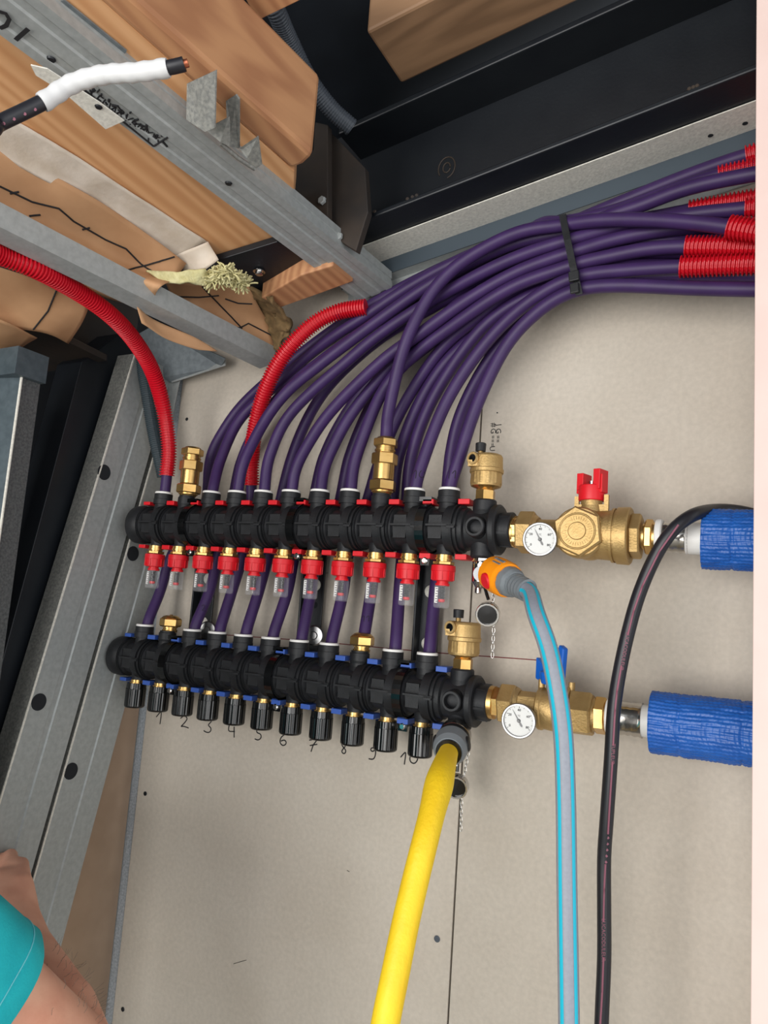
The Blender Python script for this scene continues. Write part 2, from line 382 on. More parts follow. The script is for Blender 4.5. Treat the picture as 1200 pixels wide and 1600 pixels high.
# I beam
ib = thing('steel_beam', CAM+Vector((-.2, .9, .6)), 'long black painted steel I beam above the zinc track', 'steel beam')
slopebox(-.585, .3, .826, 1.03, .5645, .5725, 'bottom_flange', M_STEEL, ib, .002)
slopebox(-.585, .3, .93, .938, .5725, .752, 'web', M_STEEL, ib, 0)
slopebox(-.585, .3, .861, 1.0, .752, .762, 'top_flange', M_STEEL, ib, .002)
wm = MB(); random.seed(3)
for px, py in ((640, 315), (647, 311), (654, 309), (1078, 145), (1084, 141), (1090, 140), (590, 336)):
    r = ray(px, py); k = (.5725+.17*.324)/(r.z-.17*r.x); p = CAM+r*k; p.y = CAM.y+.827
    wm.rev(p, (0, -1, 0), [(0, .003), (.0015, .002)], seg=7)
wm.build('weld_spatter', M_STEELB, ib)
eb = MB(); c0 = P(698, 262, .9295)
eb.tube([c0+Vector((math.cos(a)*.0135, 0, math.sin(a)*.017)) for a in [k*.35 for k in range(-4, 12)]], .0012, 6)
eb.tube([c0+Vector((math.cos(a)*.006, 0, math.sin(a)*.008)) for a in [k*.6 for k in range(11)]], .0012, 6)
eb.build('stamped_mark', M_STEELB, ib)

# rough timber resting on top of the beam
tag(slopebox(P(600, 130, .79).x, .3, .735, .838, .765, .83, 'timber_joist', M_WOODX, bevel=.004), 'rough brown timber lying on the black beam at top centre', 'timber')
# perpendicular dark steel plates by the beam end
def pbox(pxs, Y, th, name, m, parent=None, bevel=.001):      # upright plate facing the viewer, corners read at distance Y
    return MB().prism([P(x, y, Y) for x, y in pxs], (0, th, 0)).build(name, m, parent, bevel=bevel)
sp = thing('steel_bracket', P(500, 300, .77), 'dark brown steel bracket between pale timber end and black beam', 'bracket')
pbox([(455, 262), (489, 236), (492, 190), (512, 195), (512, 365), (455, 325)], .775, .012, 'front_plate', M_STEELB, sp)
pbox([(506, 195), (570, 262), (575, 330), (556, 392), (505, 360)], .80, .012, 'rear_plate', M_STEELB, sp)
for px, py in ((531, 371), (505, 315)): MB().hex(P(px, py, .774 if px < 512 else .799), (0, -1, 0), 0, .006, .006).build('bolt', M_GALV, sp)

# grey conduit at the top
cp = spline([P(405, -30, .60), P(430, 15, .63), P(450, 60, .67), P(480, 120, .72), P(515, 168, .76), P(550, 200, .79)], .003)
tag(corrug(MB(), cp, .0122, .0035, .0008, 14).build('corrugated_conduit', M_GREYC), 'thin grey corrugated conduit running up between timber and black membrane', 'conduit')

# ------------------------------------------------------------------ timber ceiling boards
def cprism(pxs, o, h, name, m, parent=None, bevel=.001):
    return MB().prism([PC(x, y, o) for x, y in pxs], (0, 0, h)).build(name, m, parent, bevel=bevel)
tag(cprism([(-260, 60), (340, 411), (433, 379), (458, 330), (460, 268), (150, -8), (60, -90)], 0, .05, 'timber_board', M_WOOD), 'wide pale spruce board behind the long grey ceiling profile', 'timber')
def w2():
    a = [PC(x, y, -.002) for x, y in ((118, -30), (455, 265), (474, 258), (490, 243), (178, -30))]
    b = [p+Vector((0, 0, .105)) for p in a]
    m = MB().hexa(a, b).build('timber_beam', M_WOOD2, bevel=.006); return m
tag(w2(), 'reddish spruce beam with a square cut end at top centre left', 'timber')
tag(cprism([(360, -30), (380, -8), (402, 33), (470, 0), (440, -40)], .12, .05, 'timber_offcut', M_WOOD2), 'small pale timber offcut at the top edge behind grey conduit', 'timber')
tag(cprism([(408, 466), (438, 481), (500, 459), (552, 440), (520, 415), (470, 430)], -.035, .04, 'timber_block', M_WOOD2, bevel=.002), 'small reddish wood block under the end of the long grey profile', 'timber')
pl = thing('steel_plate', PC(420, 420), 'black steel plate with one bolt beside the torn mineral wool', 'steel plate')
cprism([(333, 409), (433, 378), (520, 420), (486, 444), (410, 464), (380, 440)], -.012, .01, 'plate', M_STEEL, pl)
MB().rev(PC(405, 424, -.0125), (0, 0, -1), [(0, .009), (.001, .009), (.001, .006), (.005, .0058), (.006, .004)], seg=18).build('bolt', M_CHROME, pl)
# dark steel behind
tag(MB().box(CAM+Vector((-.66, .985, .50)), (.20, .05, .14)).build('steel_channel', M_STEELB), 'dark steel channel in shadow behind the curved red conduit', 'steel beam')

# long profile A, from the wall towards the viewer
def profileA():
    e0 = P(562, 471, .93); e1 = P(602, 443, .925); d = (PC(0, 64, -.03)-e0)
    n0 = None
    r = ray(0, 64); # point on near edge line
    D = Vector((-.12, -1, .058)).normalized(); L = 1.15
    wv = Vector((.0575, -.004, .0115)); hv = Vector((-.003, 0, .027))
    root = thing('ceiling_profile', e0, 'long ridged grey zinc ceiling profile, the upper one crossing the timber', 'metal profile')
    pr = [(0, 0), (.010, 0), (.012, .0018), (.020, .0018), (.022, 0), (.037, 0), (.039, .0018), (.047, .0018), (.049, 0), (.059, 0)]
    def pt(u, v, t, k=0): return e0+wv.normalized()*u+hv.normalized()*v+D*t
    mb = MB()
    sec = [(0, .027)]+[(u, v) for u, v in pr]+[(.059, .0115), (.0572, .0125), (.0572, .0145), (.059, .0155), (.059, .027), (.052, .027), (.052, .0255), (.0575, .0255), (.0575, .0015)]+[(u, v+.0012) for u, v in reversed(pr)]+[(.0012, .027)]
    a = [pt(u, v, 0) for u, v in sec]; b = [pt(u, v, L) for u, v in sec]; n = len(sec)
    mb.add(a+b, [(i, (i+1) % n, n+(i+1) % n, n+i) for i in range(n)])
    mb.build('channel', M_GALV, root)
    body = root.children[0] if root.children else [o for o in COL.objects if o.parent == root][0]
    B = bvh_of([body])
    for px, py in ((357, 286), (80, 92)):
        p = onto(B, px, py, .0002)
        if p: MB().rev(p, (0, 0, -1), [(0, .0045), (.0015, .0035), (.0016, .002)], seg=14).build('screw', M_STEEL, root)
    ink = MB()
    p = onto(B, 14, 42, .0024); q = onto(B, 44, 64, .0024); s = onto(B, 22, 26, .0024)
    if p and q and s: ink.add(*textmesh('01', .040, p, q-p, s-p))
    ink.build('ink_number', M_INK, root); ink = MB()
    random.seed(11)
    for k in range(30):
        t = k/29; px = 140+118*t+random.uniform(-6, 6); py = 140+82*t+random.uniform(-8, 8)
        a1 = onto(B, px, py, .0004); b1 = onto(B, px+random.uniform(-3, 9), py+random.uniform(-5, 9), .0004)
        if a1 and b1: ink.tube([a1, b1], random.uniform(.0006, .0016), 5)
    for (x0, y0, x1, y1) in ((132, 140, 240, 228), (240, 228, 262, 214)):
        pts = [onto(B, x0+(x1-x0)*k/8, y0+(y1-y0)*k/8, .0004) for k in range(9)]; pts = [p for p in pts if p]
        if len(pts) > 2: ink.tube(pts, .0011, 5)
    for (s_, px, py) in (('FLW', 168, 166), ('RVME', 205, 190), ('WX', 232, 208)):
        p = onto(B, px, py, .0004); q = onto(B, px+20, py+14.5, .0004); s = onto(B, px+5, py-9, .0004)
        if p and q and s: ink.add(*textmesh(s_, .014, p, q-p, s-p))
    ink.build('ink_stamp', M_INK, root)
    return root
PA = profileA()
# lower profile B
def profileB():
    e0 = P(406, 576, .93); n0 = P(0, 381, .4995); D = (n0-e0).normalized(); L = (n0-e0).length*1.5
    root = thing('ceiling_profile', e0, 'smooth grey zinc ceiling profile, the lower one crossing in front of brown paper', 'metal profile')
    wv = (Vector((1, 0, .12))).normalized(); hv = Vector((0, 0, 1)); W = .027; Hh = .040
    # the lit narrow face hangs lowest, the broad side face looks to the right
    sec = [(0, 0), (W, .003), (W+.002, .030), (W-.006, .030), (W-.006, .0285), (W, .0285), (W-.0015, .0045), (.0012, .0015), (.0012, .030), (0, .030)]
    def pt(u, v, t): return e0+wv*u+hv*v+D*t
    a = [pt(u, v, 0) for u, v in sec]; b = [pt(u, v, L) for u, v in sec]; n = len(sec)
    MB().add(a+b, [(i, (i+1) % n, n+(i+1) % n, n+i) for i in range(n)]).build('channel', M_GALV, root)
    return root
profileB()

# nailing plates and strap hangers
hp = thing('nail_plate', PC(130, 150, -.03), 'small zinc plate with one screw under the long ridged profile', 'metal plate')
cprism([(48, 102), (56, 118), (100, 145), (165, 202), (194, 189), (155, 160), (74, 108)], -.034, .0012, 'plate', M_GALVS, hp, 0)
MB().rev(PC(154, 167, -.0345), (0, 0, -1), [(0, .004), (.0012, .003)], seg=12).build('screw', M_STEEL, hp)
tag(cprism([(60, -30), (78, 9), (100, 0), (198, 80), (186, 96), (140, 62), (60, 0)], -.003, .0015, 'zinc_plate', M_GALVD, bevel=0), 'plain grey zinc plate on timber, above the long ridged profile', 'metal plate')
hg = thing('strap_hanger', PC(340, 190, -.03), 'ribbed zinc strap hanger with bent legs beside the long ridged profile', 'hanger')
def tab(pxs, name='bent_leg'): return MB().prism([PC(x, y, o) for x, y, o in pxs], (.0012, .0006, .0012)).build(name, M_KNURL, hg)
tab([(292, 131, -.012), (337, 110, -.02), (335, 200, -.05), (320, 206, -.05), (291, 187, -.034)])
tab([(320, 202, -.034), (357, 183, -.03), (358, 229, -.045), (344, 222, -.045)])
tab([(353, 158, -.008), (368, 148, -.008), (373, 155, -.010), (373, 232, -.03), (356, 228, -.03)])
tab([(374, 232, -.034), (402, 213, -.03), (408, 258, -.042), (396, 266, -.046), (385, 247, -.042)])
MB().tube([PC(345, 224, -.042), PC(372, 247, -.044), PC(398, 264, -.045)], .0025, 8).build('rolled_edge', M_KNURL, hg)

# crepe tape over the board edge
tp = patch([[PC(-60, 150, -.002), PC(29, 192, -.002), PC(110, 238, -.002), PC(187, 288, -.002), PC(255, 333, -.002), PC(324, 378, -.003)],
            [PC(-60, 190, -.003), PC(10, 222, -.004), PC(92, 270, -.004), PC(170, 318, -.004), PC(240, 357, -.005), PC(302, 400, -.01)],
            [PC(-60, 226, -.003), PC(0, 246, -.008), PC(70, 282, -.010), PC(147, 325, -.010), PC(215, 364, -.010), PC(272, 402, -.015)]], 6, .0015, 30)
tp.build('t', M_TAPE); tpo = [o for o in COL.objects if o.name == 't'][0]; tpo.name = 'masking_tape'; tag(solid(tpo, .0006), 'wide white crepe tape stuck along the brown insulation paper', 'tape')
te = patch([[PC(272, 400, -.014), PC(300, 388, -.010), PC(325, 377, -.003)], [PC(284, 418, -.022), PC(312, 404, -.018), PC(333, 392, -.012)], [PC(296, 439, -.034), PC(318, 424, -.030), PC(341, 406, -.022)]], 4, .001, 40).build('loose_end', M_TAPE, tpo)
solid(te, .0006)

# insulation paper
def PB(px, py, Z=.412): r = ray(px, py); return CAM+r*(Z/r.z)
pa = patch([[PC(-60, 205, -.004), PC(60, 262, -.006), PC(146, 310, -.008), PC(215, 352, -.01), PC(290, 410, -.02)],
            [PC(-60, 262, -.03), PC(40, 318, -.03), PC(130, 365, -.028), PC(200, 405, -.03), PC(270, 436, -.05)],
            [PC(-60, 300, -.045), PC(30, 350, -.05), PC(120, 395, -.05), PC(190, 430, -.06), PC(250, 450, -.08)],
            [PC(-60, 350, -.035), PC(20, 390, -.03), PC(110, 440, -.03), PC(190, 470, -.05), PC(240, 480, -.08)]], 7, .005, 14, 3)
ins = thing('insulation_batt', PC(150, 340), 'brown paper faced insulation between tape and lower zinc profile', 'insulation')
pao = solid(pa.build('paper', M_PAPER, ins), .001)
pb = patch([[P(256, 432, .76), P(285, 440, .76), P(335, 445, .79), P(388, 449, .83)],
            [P(262, 448, .775), P(300, 470, .79), P(355, 480, .84), P(410, 488, .885)],
            [P(272, 470, .79), P(320, 500, .81), P(370, 515, .87), P(420, 508, .91)],
            [P(285, 500, .80), P(330, 530, .835), P(390, 552, .90), P(428, 546, .928)]], 6, .003, 16, 9)
ins2 = thing('insulation_batt', PC(340, 480), 'torn end of brown paper faced insulation beside black plate', 'insulation')
pbo = solid(pb.build('paper', M_PAPER, ins2), .001)
pcx = patch([[PC(215, 480, -.10), PC(240, 500, -.10), PC(300, 525, -.105), PC(340, 548, -.11)], [PC(222, 505, -.12), PC(262, 530, -.12), PC(305, 545, -.12), PC(330, 548, -.115)]], 5, .002, 20, 5)
solid(pcx.build('paper_flap', M_PAPER, ins2), .001)
wl = MB(); random.seed(5)
for k in range(420):
    t = random.random(); px = 328+58*t+random.uniform(-2, 2); py = 440-20*math.sin(PI*min(1, t*1.15))*random.uniform(.1, 1)+6*t
    p = PC(px, py, -.045+random.uniform(-.004, .004)); q = [p]
    d = Vector((random.uniform(-1, 1), random.uniform(-1, .3), random.uniform(-.4, .8))).normalized()
    for j in range(4): d = (d+Vector((random.uniform(-.7, .7), random.uniform(-.7, .7), random.uniform(-.7, .7)))).normalized(); q.append(q[-1]+d*.0042)
    wl.tube(spline(q, .004), .0013, 5)
tag(wl.build('mineral_wool', M_WOOL, ins2), kind='stuff')
w3 = patch([[P(384, 444, .83), P(400, 455, .835), P(425, 468, .84)], [P(409, 488, .89), P(425, 485, .89), P(448, 495, .89)], [P(420, 512, .912), P(435, 512, .91), P(450, 515, .91)], [P(427, 546, .93), P(440, 542, .925), P(451, 530, .92)]], 8, .009, 60, 2)
solid(w3.build('torn_wool_edge', M_WOOLB, ins2), .006)
w4 = patch([[PC(228, 425, -.05), PC(270, 425, -.045), PC(320, 420, -.04)], [PC(260, 443, -.062), PC(290, 442, -.058), PC(330, 448, -.05)]], 7, .004, 60, 2)
solid(w4.build('torn_wool_edge', M_WOOL, ins2), .004)
# left paper flap below the lower profile
pf = patch([[PB(-60, 395, .403), PB(0, 412, .403), PB(55, 434, .403), PB(100, 455, .403), PB(142, 472, .403)],
            [PB(-60, 450, .376), PB(0, 470, .376), PB(50, 480, .378), PB(95, 490, .380), PB(132, 497, .384)],
            [PB(-60, 500, .355), PB(0, 512, .355), PB(48, 515, .358), PB(80, 522, .360), PB(108, 536, .364)]], 6, .002, 16, 12)
ins3 = thing('insulation_batt', P(60, 470, .75), 'brown paper flap hanging below the red conduit at the left edge', 'insulation')
pfo = solid(pf.build('paper', M_PAPER, ins3), .001)
pg = patch([[PB(-60, 500, .351), PB(0, 500, .351), PB(58, 528, .356)], [PB(-60, 525, .345), PB(0, 525, .345), PB(40, 538, .350)], [PB(-60, 556, .338), PB(0, 556, .338), PB(22, 552, .342)]], 5, .001, 20)
solid(pg.build('folded_corner', M_PAPER, ins3), .001)
def lines(objs, paths, par, r=.0012):
    B = bvh_of(objs); mb = MB()
    for pth in paths:
        fine = []
        for (x0, y0), (x1, y1) in zip(pth, pth[1:]):
            n = max(2, int(math.hypot(x1-x0, y1-y0)/6)); fine += [(x0+(x1-x0)*k/n, y0+(y1-y0)*k/n) for k in range(n)]
        fine.append(pth[-1]); q = [onto(B, x, y, .0012) for x, y in fine]; q = [p for p in q if p]
        if len(q) > 1: mb.tube(q, r, 5)
    if mb.v: mb.build('printed_grid_line', M_INK, par)
lines([pao], [[(-20, 280), (0, 291), (50, 315), (92, 325), (115, 345), (165, 374), (197, 388), (220, 412), (245, 430)], [(15, 302), (29, 299)], [(128, 358), (140, 355)], [(200, 423), (236, 412), (272, 401)], [(45, 338), (62, 336)]], ins)
lines([pbo], [[(278, 463), (310, 464), (342, 461)], [(316, 447), (345, 478), (378, 513)], [(352, 466), (372, 473), (394, 474)], [(362, 511), (375, 512), (388, 505), (424, 524)]], ins2)
lines([pfo], [[(-10, 412), (40, 428), (90, 451), (130, 470)], [(91, 445), (75, 485), (52, 514)]], ins3)

# dark rusty beam at left
rb = thing('rusty_steel_beam', CAM+Vector((-1.06, .7, .37)), 'rusty dark steel beam under the brown paper flap at left', 'steel beam')
MB().hexa([CAM+Vector((-.99, .45, .40)), CAM+Vector((-.98, .82, .375)), CAM+Vector((-1.2, .82, .365)), CAM+Vector((-1.2, .45, .39))],
          [CAM+Vector((-.98, .45, .41)), CAM+Vector((-.98, .82, .385)), CAM+Vector((-1.2, .82, .375)), CAM+Vector((-1.2, .45, .40))]).build('flange', M_STEELB, rb)
MB().box(CAM+Vector((-1.08, .66, .47)), (.012, .6, .15)).build('web', M_STEELB, rb)
MB().hex(P(44, 552, .69), (0, 0, -1), 0, .005, .005).build('bolt', M_GALV, rb)

# ------------------------------------------------------------------ left studs
def stud(Y0, W, s, z0, z1, name, label, flange=.04, xl=-.95, holes=(), m=M_GALV, lip=.006):
    D = Vector((0, s, 1)); root = thing(name, CAM+Vector((xl, Y0+s*z0, z0)), label, 'metal stud')
    th = .0012
    def loft(sec, nm, mm):
        a = [CAM+Vector((xl+u, Y0+v, 0))+D*z0 for u, v in sec]; b = [CAM+Vector((xl+u, Y0+v, 0))+D*z1 for u, v in sec]
        return MB().hexa(a, b).build(nm, mm, root)
    g = W*.5
    loft([(0, 0), (0, g-.006), (-.002, g-.004), (-.002, g+.004), (0, g+.006), (0, W), (-th, W), (-th, g+.006), (-.002-th, g+.004), (-.002-th, g-.004), (-th, g-.006), (-th, 0)], 'web', m)
    loft([(-.0, -.0012), (-flange, -.0012), (-flange, .0), (0, 0)], 'flange', M_KNURL)
    loft([(.0008, -.0014), (.0008, .0012), (-.001, .0012), (-.001, -.0014)], 'folded_edge', M_CHROME if 0 else M_GALVS)
    loft([(-.0, W), (-flange, W), (-flange, W+.0012), (0, W+.0012)], 'flange', m)
    hm = []
    for px, py, r in holes:
        p = PX(px, py, xl+.0006)
        hm.append(MB().rev(p, (1, 0, 0), [(-.001, r), (.0002, r)], seg=22, rf=lambda th, t: 1.0).build('cable_hole', M_DARK, root))
    return root
stud(.771, .088, .205, -1.2, .395, 'metal_stud', 'galvanised stud with speckled flange, middle one at left', holes=((163, 738, .0125), (61, 1097, .0125)))
stud(.870, .087, .21, -1.2, .36, 'metal_stud', 'galvanised stud nearest the plasterboard edge', holes=((208, 865, .0125), (111, 1205, .0125)), flange=.03)
# near short stud at the left edge, with head track
ns = thing('metal_stud', CAM+Vector((-.96, .62, 0)), 'short ribbed zinc stud at the extreme left under a grey cap', 'metal stud')
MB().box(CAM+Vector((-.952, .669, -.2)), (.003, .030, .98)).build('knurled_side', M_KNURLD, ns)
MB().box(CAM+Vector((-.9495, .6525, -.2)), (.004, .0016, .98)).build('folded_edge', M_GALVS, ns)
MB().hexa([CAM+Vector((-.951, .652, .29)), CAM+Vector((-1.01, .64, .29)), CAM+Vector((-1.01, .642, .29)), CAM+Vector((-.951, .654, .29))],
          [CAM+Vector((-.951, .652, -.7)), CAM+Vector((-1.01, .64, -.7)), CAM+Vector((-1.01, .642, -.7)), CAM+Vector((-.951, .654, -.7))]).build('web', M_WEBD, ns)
MB().box(CAM+Vector((-1.03, .655, -.2)), (.04, .002, .98)).build('back_web', M_WOODX, ns)
MB().box(CAM+Vector((-.975, .66, .31)), (.07, .05, .04)).build('head_track', M_WEBD, ns)
# dark leaning post behind the studs
def post(px_pts, xl, dep, name, m, label, zr):
    a = []; b = []
    for px, py in px_pts: a.append(PX(px, py, xl)); b.append(PX(px, py, xl)+Vector((-dep, 0, 0)))
    return tag(MB().hexa(a, b).build(name, m, bevel=.001), label, 'steel post')
post([(128, 565), (190, 520), (215, 560), (112, 900), (-20, 1400), (-140, 1400), (-3, 1058), (67, 797)], -1.0, .06, 'steel_post', M_STEEL, 'black leaning steel post behind the galvanised studs', None)
tag(MB().box(PX(85, 713, -1.385), (.02, .02, .018)).rev(PX(85, 713, -1.385), (0, -1, 0), [(0, .006), (.016, .005)], seg=10).build('cable_connector', M_BLUEH, bevel=.001), 'tiny blue connector in the dark gap left of the post', 'connector')
# brown panel behind, strip profile at board edge
tag(MB().box(CAM+Vector((-1.0, .95, -.75)), (.012, .16, 1.3)).build('wall_panel', M_BROWN), 'brown panel between the last stud and the plasterboard edge', 'panel')
es = thing('edge_profile', CAM+Vector((LX-.01, DW, -.6)), 'narrow zinc profile along the left edge of the plasterboard', 'metal profile')
MB().box(CAM+Vector((LX-.0095, DW+.004, -.6)), (.019, .002, 2.1)).build('face', M_EDGEP, es)
MB().box(CAM+Vector((LX-.019, DW+.02, -.6)), (.0015, .034, 2.1)).build('side', M_GALV, es)
# short head track on the wall at left
ht = thing('wall_track', P(270, 560, .93), 'short grey zinc track on top of the studs at left', 'metal profile')
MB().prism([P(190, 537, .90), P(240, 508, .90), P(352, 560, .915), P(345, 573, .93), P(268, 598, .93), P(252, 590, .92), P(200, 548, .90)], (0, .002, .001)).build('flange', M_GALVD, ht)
MB().prism([P(268, 598, .928), P(352, 571, .928), P(352, 561, .928), P(266, 582, .928)], (0, .0015, 0)).build('lip', M_GALV, ht)
MB().prism([P(262, 600, .935), P(278, 584, .935), P(281, 592, .935), P(266, 660, .935), P(258, 660, .935)], (0, .0015, 0)).build('bent_tab', M_GALV, ht)

# ------------------------------------------------------------------ manifolds
UX = [-.873+.05*i for i in range(12)]; UY = .875; UZ = .1075
LXs = [-.896+.05*i for i in range(12)]; LY = .889; LZ = -.106
def manifold(X0, Y, Z, clipmat, label, flow, brassports):
    A = CAM+Vector((X0, Y, Z)); root = thing('manifold', A, label, 'manifold')
    X = Vector((1, 0, 0)); UP = Vector((0, 0, 1)); FR = Vector((0, -1, 0))
    # end cap
    MB().rev(A, X, [(-.052, .020), (-.0505, .027), (-.047, .0305), (-.036, .0315), (-.030, .0305), (-.026, .029)], seg=36, curved=True).build('end_cap', M_BLK, root)
    # one segment
    mb = MB()
    mb.rev(A, X, [(-.0265, .0275), (-.024, .0275), (-.024, .0295), (-.0215, .0305), (-.0215, .0285), (-.019, .0285), (-.017, .0245), (.004, .0252), (.005, .0308), (.016, .0312), (.016, .0325), (.0185, .0328), (.0185, .0295), (.021, .0295), (.021, .031), (.0235, .031), (.0235, .0275)], seg=40)
    mb.box(A+Vector((-.006, -.0228, 0)), (.018, .006, .030))                     # square block behind the port
    mb.box(A+Vector((.004, -.0285, .0015)), (.040, .0105, .0024))                 # long rib
    mb.box(A+Vector((.018, -.0290, .0)), (.010, .0095, .0045))
    mb.rev(A+Vector((0, 0, -.030)), UP, [(-.0045, .0115), (0, .0115), (.006, .0125), (.012, .0145)], seg=24)
    mb.rev(A, UP, [(.015, .0165), (.026, .0128), (.034, .0122)], seg=24, cap=False)
    seg0 = mb.build('manifold_segment', M_BLK, root)
    sk = MB().rev(A, UP, [(.030, .0125), (.0335, .0125), (.0335, .0150), (.0415, .0150), (.0420, .0144), (.0500, .0144), (.0505, .0138), (.0505, .0100)], seg=28).build('port_socket', M_BLK, root)
    rg = MB().rev(A, UP, [(.0490, .0138), (.0532, .0138), (.0538, .0130), (.0538, .0088)], seg=28, cap=False).build('white_ring', M_WHITE, root)
    sk.parent = seg0; rg.parent = seg0
    for (dx, dz) in ((.0245, .0350), (.0245, -.0360)):
        c = MB().box(A+Vector((dx, .002, dz)), (.0155, .022, .0068)).build('clip', clipmat, root, bevel=.0006); c.parent = seg0
    for i in range(1, 11):
        c = copy_tree(seg0, root, (.05*i, 0, 0))
        if i in brassports:
            for ch in kids(c):
                if ch.name.startswith(('white_ring', 'port_socket')): bpy.data.objects.remove(ch)
            nk = MB().rev(A+Vector((.05*i, 0, 0)), UP, [(.030, .0122), (.0340, .0135), (.0440, .0135), (.0445, .0120), (.0470, .0120)], seg=28).build('port_neck', M_BLK, root); nk.parent = c
            nk.data.transform(Matrix.Translation((-.05*i, 0, 0)))
    MB().box(A+Vector((-.0265, .002, .0345)), (.0135, .022, .0055)).box(A+Vector((-.0265, .002, -.0355)), (.0135, .022, .0055)).build('clip', clipmat, root, bevel=.0006)
    # end cross
    E = A+Vector((.55, 0, 0)); mb = MB()
    mb.rev(E, X, [(-.0265, .0275), (-.020, .0275), (-.018, .024), (.014, .024), (.014, .0305), (.016, .0318), (.022, .0318), (.024, .0295), (.024, .0215), (.0385, .0222), (.0395, .0212)], seg=36)
    for a in range(6): 
        th = a*PI/3+.26; mb.box(E+Vector((.031, math.cos(th)*.0218, math.sin(th)*.0218)), (.0135, .0022, .003), Matrix.Rotation(th, 3, 'X'))
    mb.rev(E, UP, [(.012, .0175), (.024, .0150), (.036, .0150), (.038, .0135)], seg=28)
    mb.rev(E, -UP, [(.012, .0175), (.024, .0150), (.034, .0150), (.0365, .0135)], seg=28)
    mb.rev(E, FR, [(.014, .0155), (.026, .0128), (.0325, .0128), (.034, .0118), (.034, .0092), (.020, .0088)], seg=28, cap=False)
    mb.rev(E+FR*.021, FR, [(0, .009), (.0005, .0001)], seg=20)
    mb.build('end_cross', M_BLK, root)
    if flow:
        fm = MB().rev(A, UP, [(-.0340, .0108), (-.0385, .0108), (-.0385, .0118), (-.0402, .0118), (-.0402, .0104), (-.0430, .0104)], seg=24)
        fm.hex(A, UP, -.0468, -.0426, .0138, .0006)
        f0 = fm.build('flow_meter', M_BRASS, root)
        n = 4
        cl = MB().rev(A, UP, [(-.0475, .0135), (-.0478, .0154), (-.0550, .0158), (-.0553, .0146), (-.0668, .0138), (-.0675, .0125), (-.0675, .009)], seg=36, curved=False)
        for a in range(10):
            th = a*2*PI/10; cl.box(A+Vector((math.cos(th)*.0148, math.sin(th)*.0148, -.0602)), (.0012, .0012, .012), Matrix.Rotation(th, 3, 'Z'))
        c = cl.build('collar', M_RED, root); c.parent = f0
        c = MB().rev(A, UP, [(-.0670, .0078), (-.0705, .0078), (-.0705, .0092), (-.0735, .0092), (-.0735, .0060)], seg=22).build('throat', M_RED, root); c.parent = f0
        c = MB().box(A+Vector((0, 0, -.0870)), (.0168, .0168, .030)).build('sight_tube', M_CLEAR, root, bevel=.003); c.parent = f0
        sp_ = [A+Vector((math.cos(k*.9)*.0034, math.sin(k*.9)*.0034, -.0745-k*.00032)) for k in range(52)]
        c = MB().tube(sp_, .0008, 5).rev(A, UP, [(-.075, .0012), (-.094, .0012)], seg=8).build('spring', M_SPRING, root); c.parent = f0
        c = MB().rev(A, UP, [(-.0905, .0045), (-.0935, .0045), (-.0945, .003)], seg=14).build('float', M_RED, root); c.parent = f0
        c = MB().box(A+Vector((-.0052, -.0060, -.0855)), (.0042, .0004, .020)).build('scale_strip', M_WHITE, root); c.parent = f0
        sc_ = MB()
        for k in range(6): sc_.box(A+Vector((-.0048+.0006*(k % 2), -.0064, -.0775-.0032*k)), (.0026, .0003, .0009))
        c = sc_.build('flow_scale', M_INK, root); c.parent = f0
        f0.location += Vector((0, -.004, 0))
        for i in range(1, 11): copy_tree(f0, root, (.05*i, 0, 0))
    else:
        kb = MB().rev(A, UP, [(-.0335, .0095), (-.0375, .0095), (-.0375, .0115), (-.0392, .0115)], seg=24)
        f0 = kb.build('valve_insert', M_BRASS, root)
        def rf(th, t): return 1-(.035 if math.cos(th*18) > .35 else 0)
        def rf2(th, t): return 1
        k2 = MB().rev(A, -UP, [(.0385, .0125), (.0388, .0150), (.0468, .0154)], seg=72, rf=rf)
        k2.rev(A, -UP, [(.0468, .0146), (.0476, .0146)], seg=40, cap=False)
        k2.rev(A, -UP, [(.0476, .0158), (.0740, .0158)], seg=108, rf=rf, cap=False)
        k2.rev(A, -UP, [(.0740, .0158), (.0758, .0152), (.0768, .0135), (.0768, .0001)], seg=48, curved=True, cap=False)
        c = k2.build('control_knob', M_BLKG, root); c.parent = f0
        f0.location += Vector((0, -.004, 0))
        for i in range(1, 11): copy_tree(f0, root, (.05*i, 0, 0))
    return root
MU = manifold(UX[0], UY, UZ, M_RED, 'upper black heating manifold with red flow meters', True, (1, 8))
ML = manifold(LXs[0], LY, LZ, M_BLUEC, 'lower black heating manifold with black control knobs', False, (1, 8))

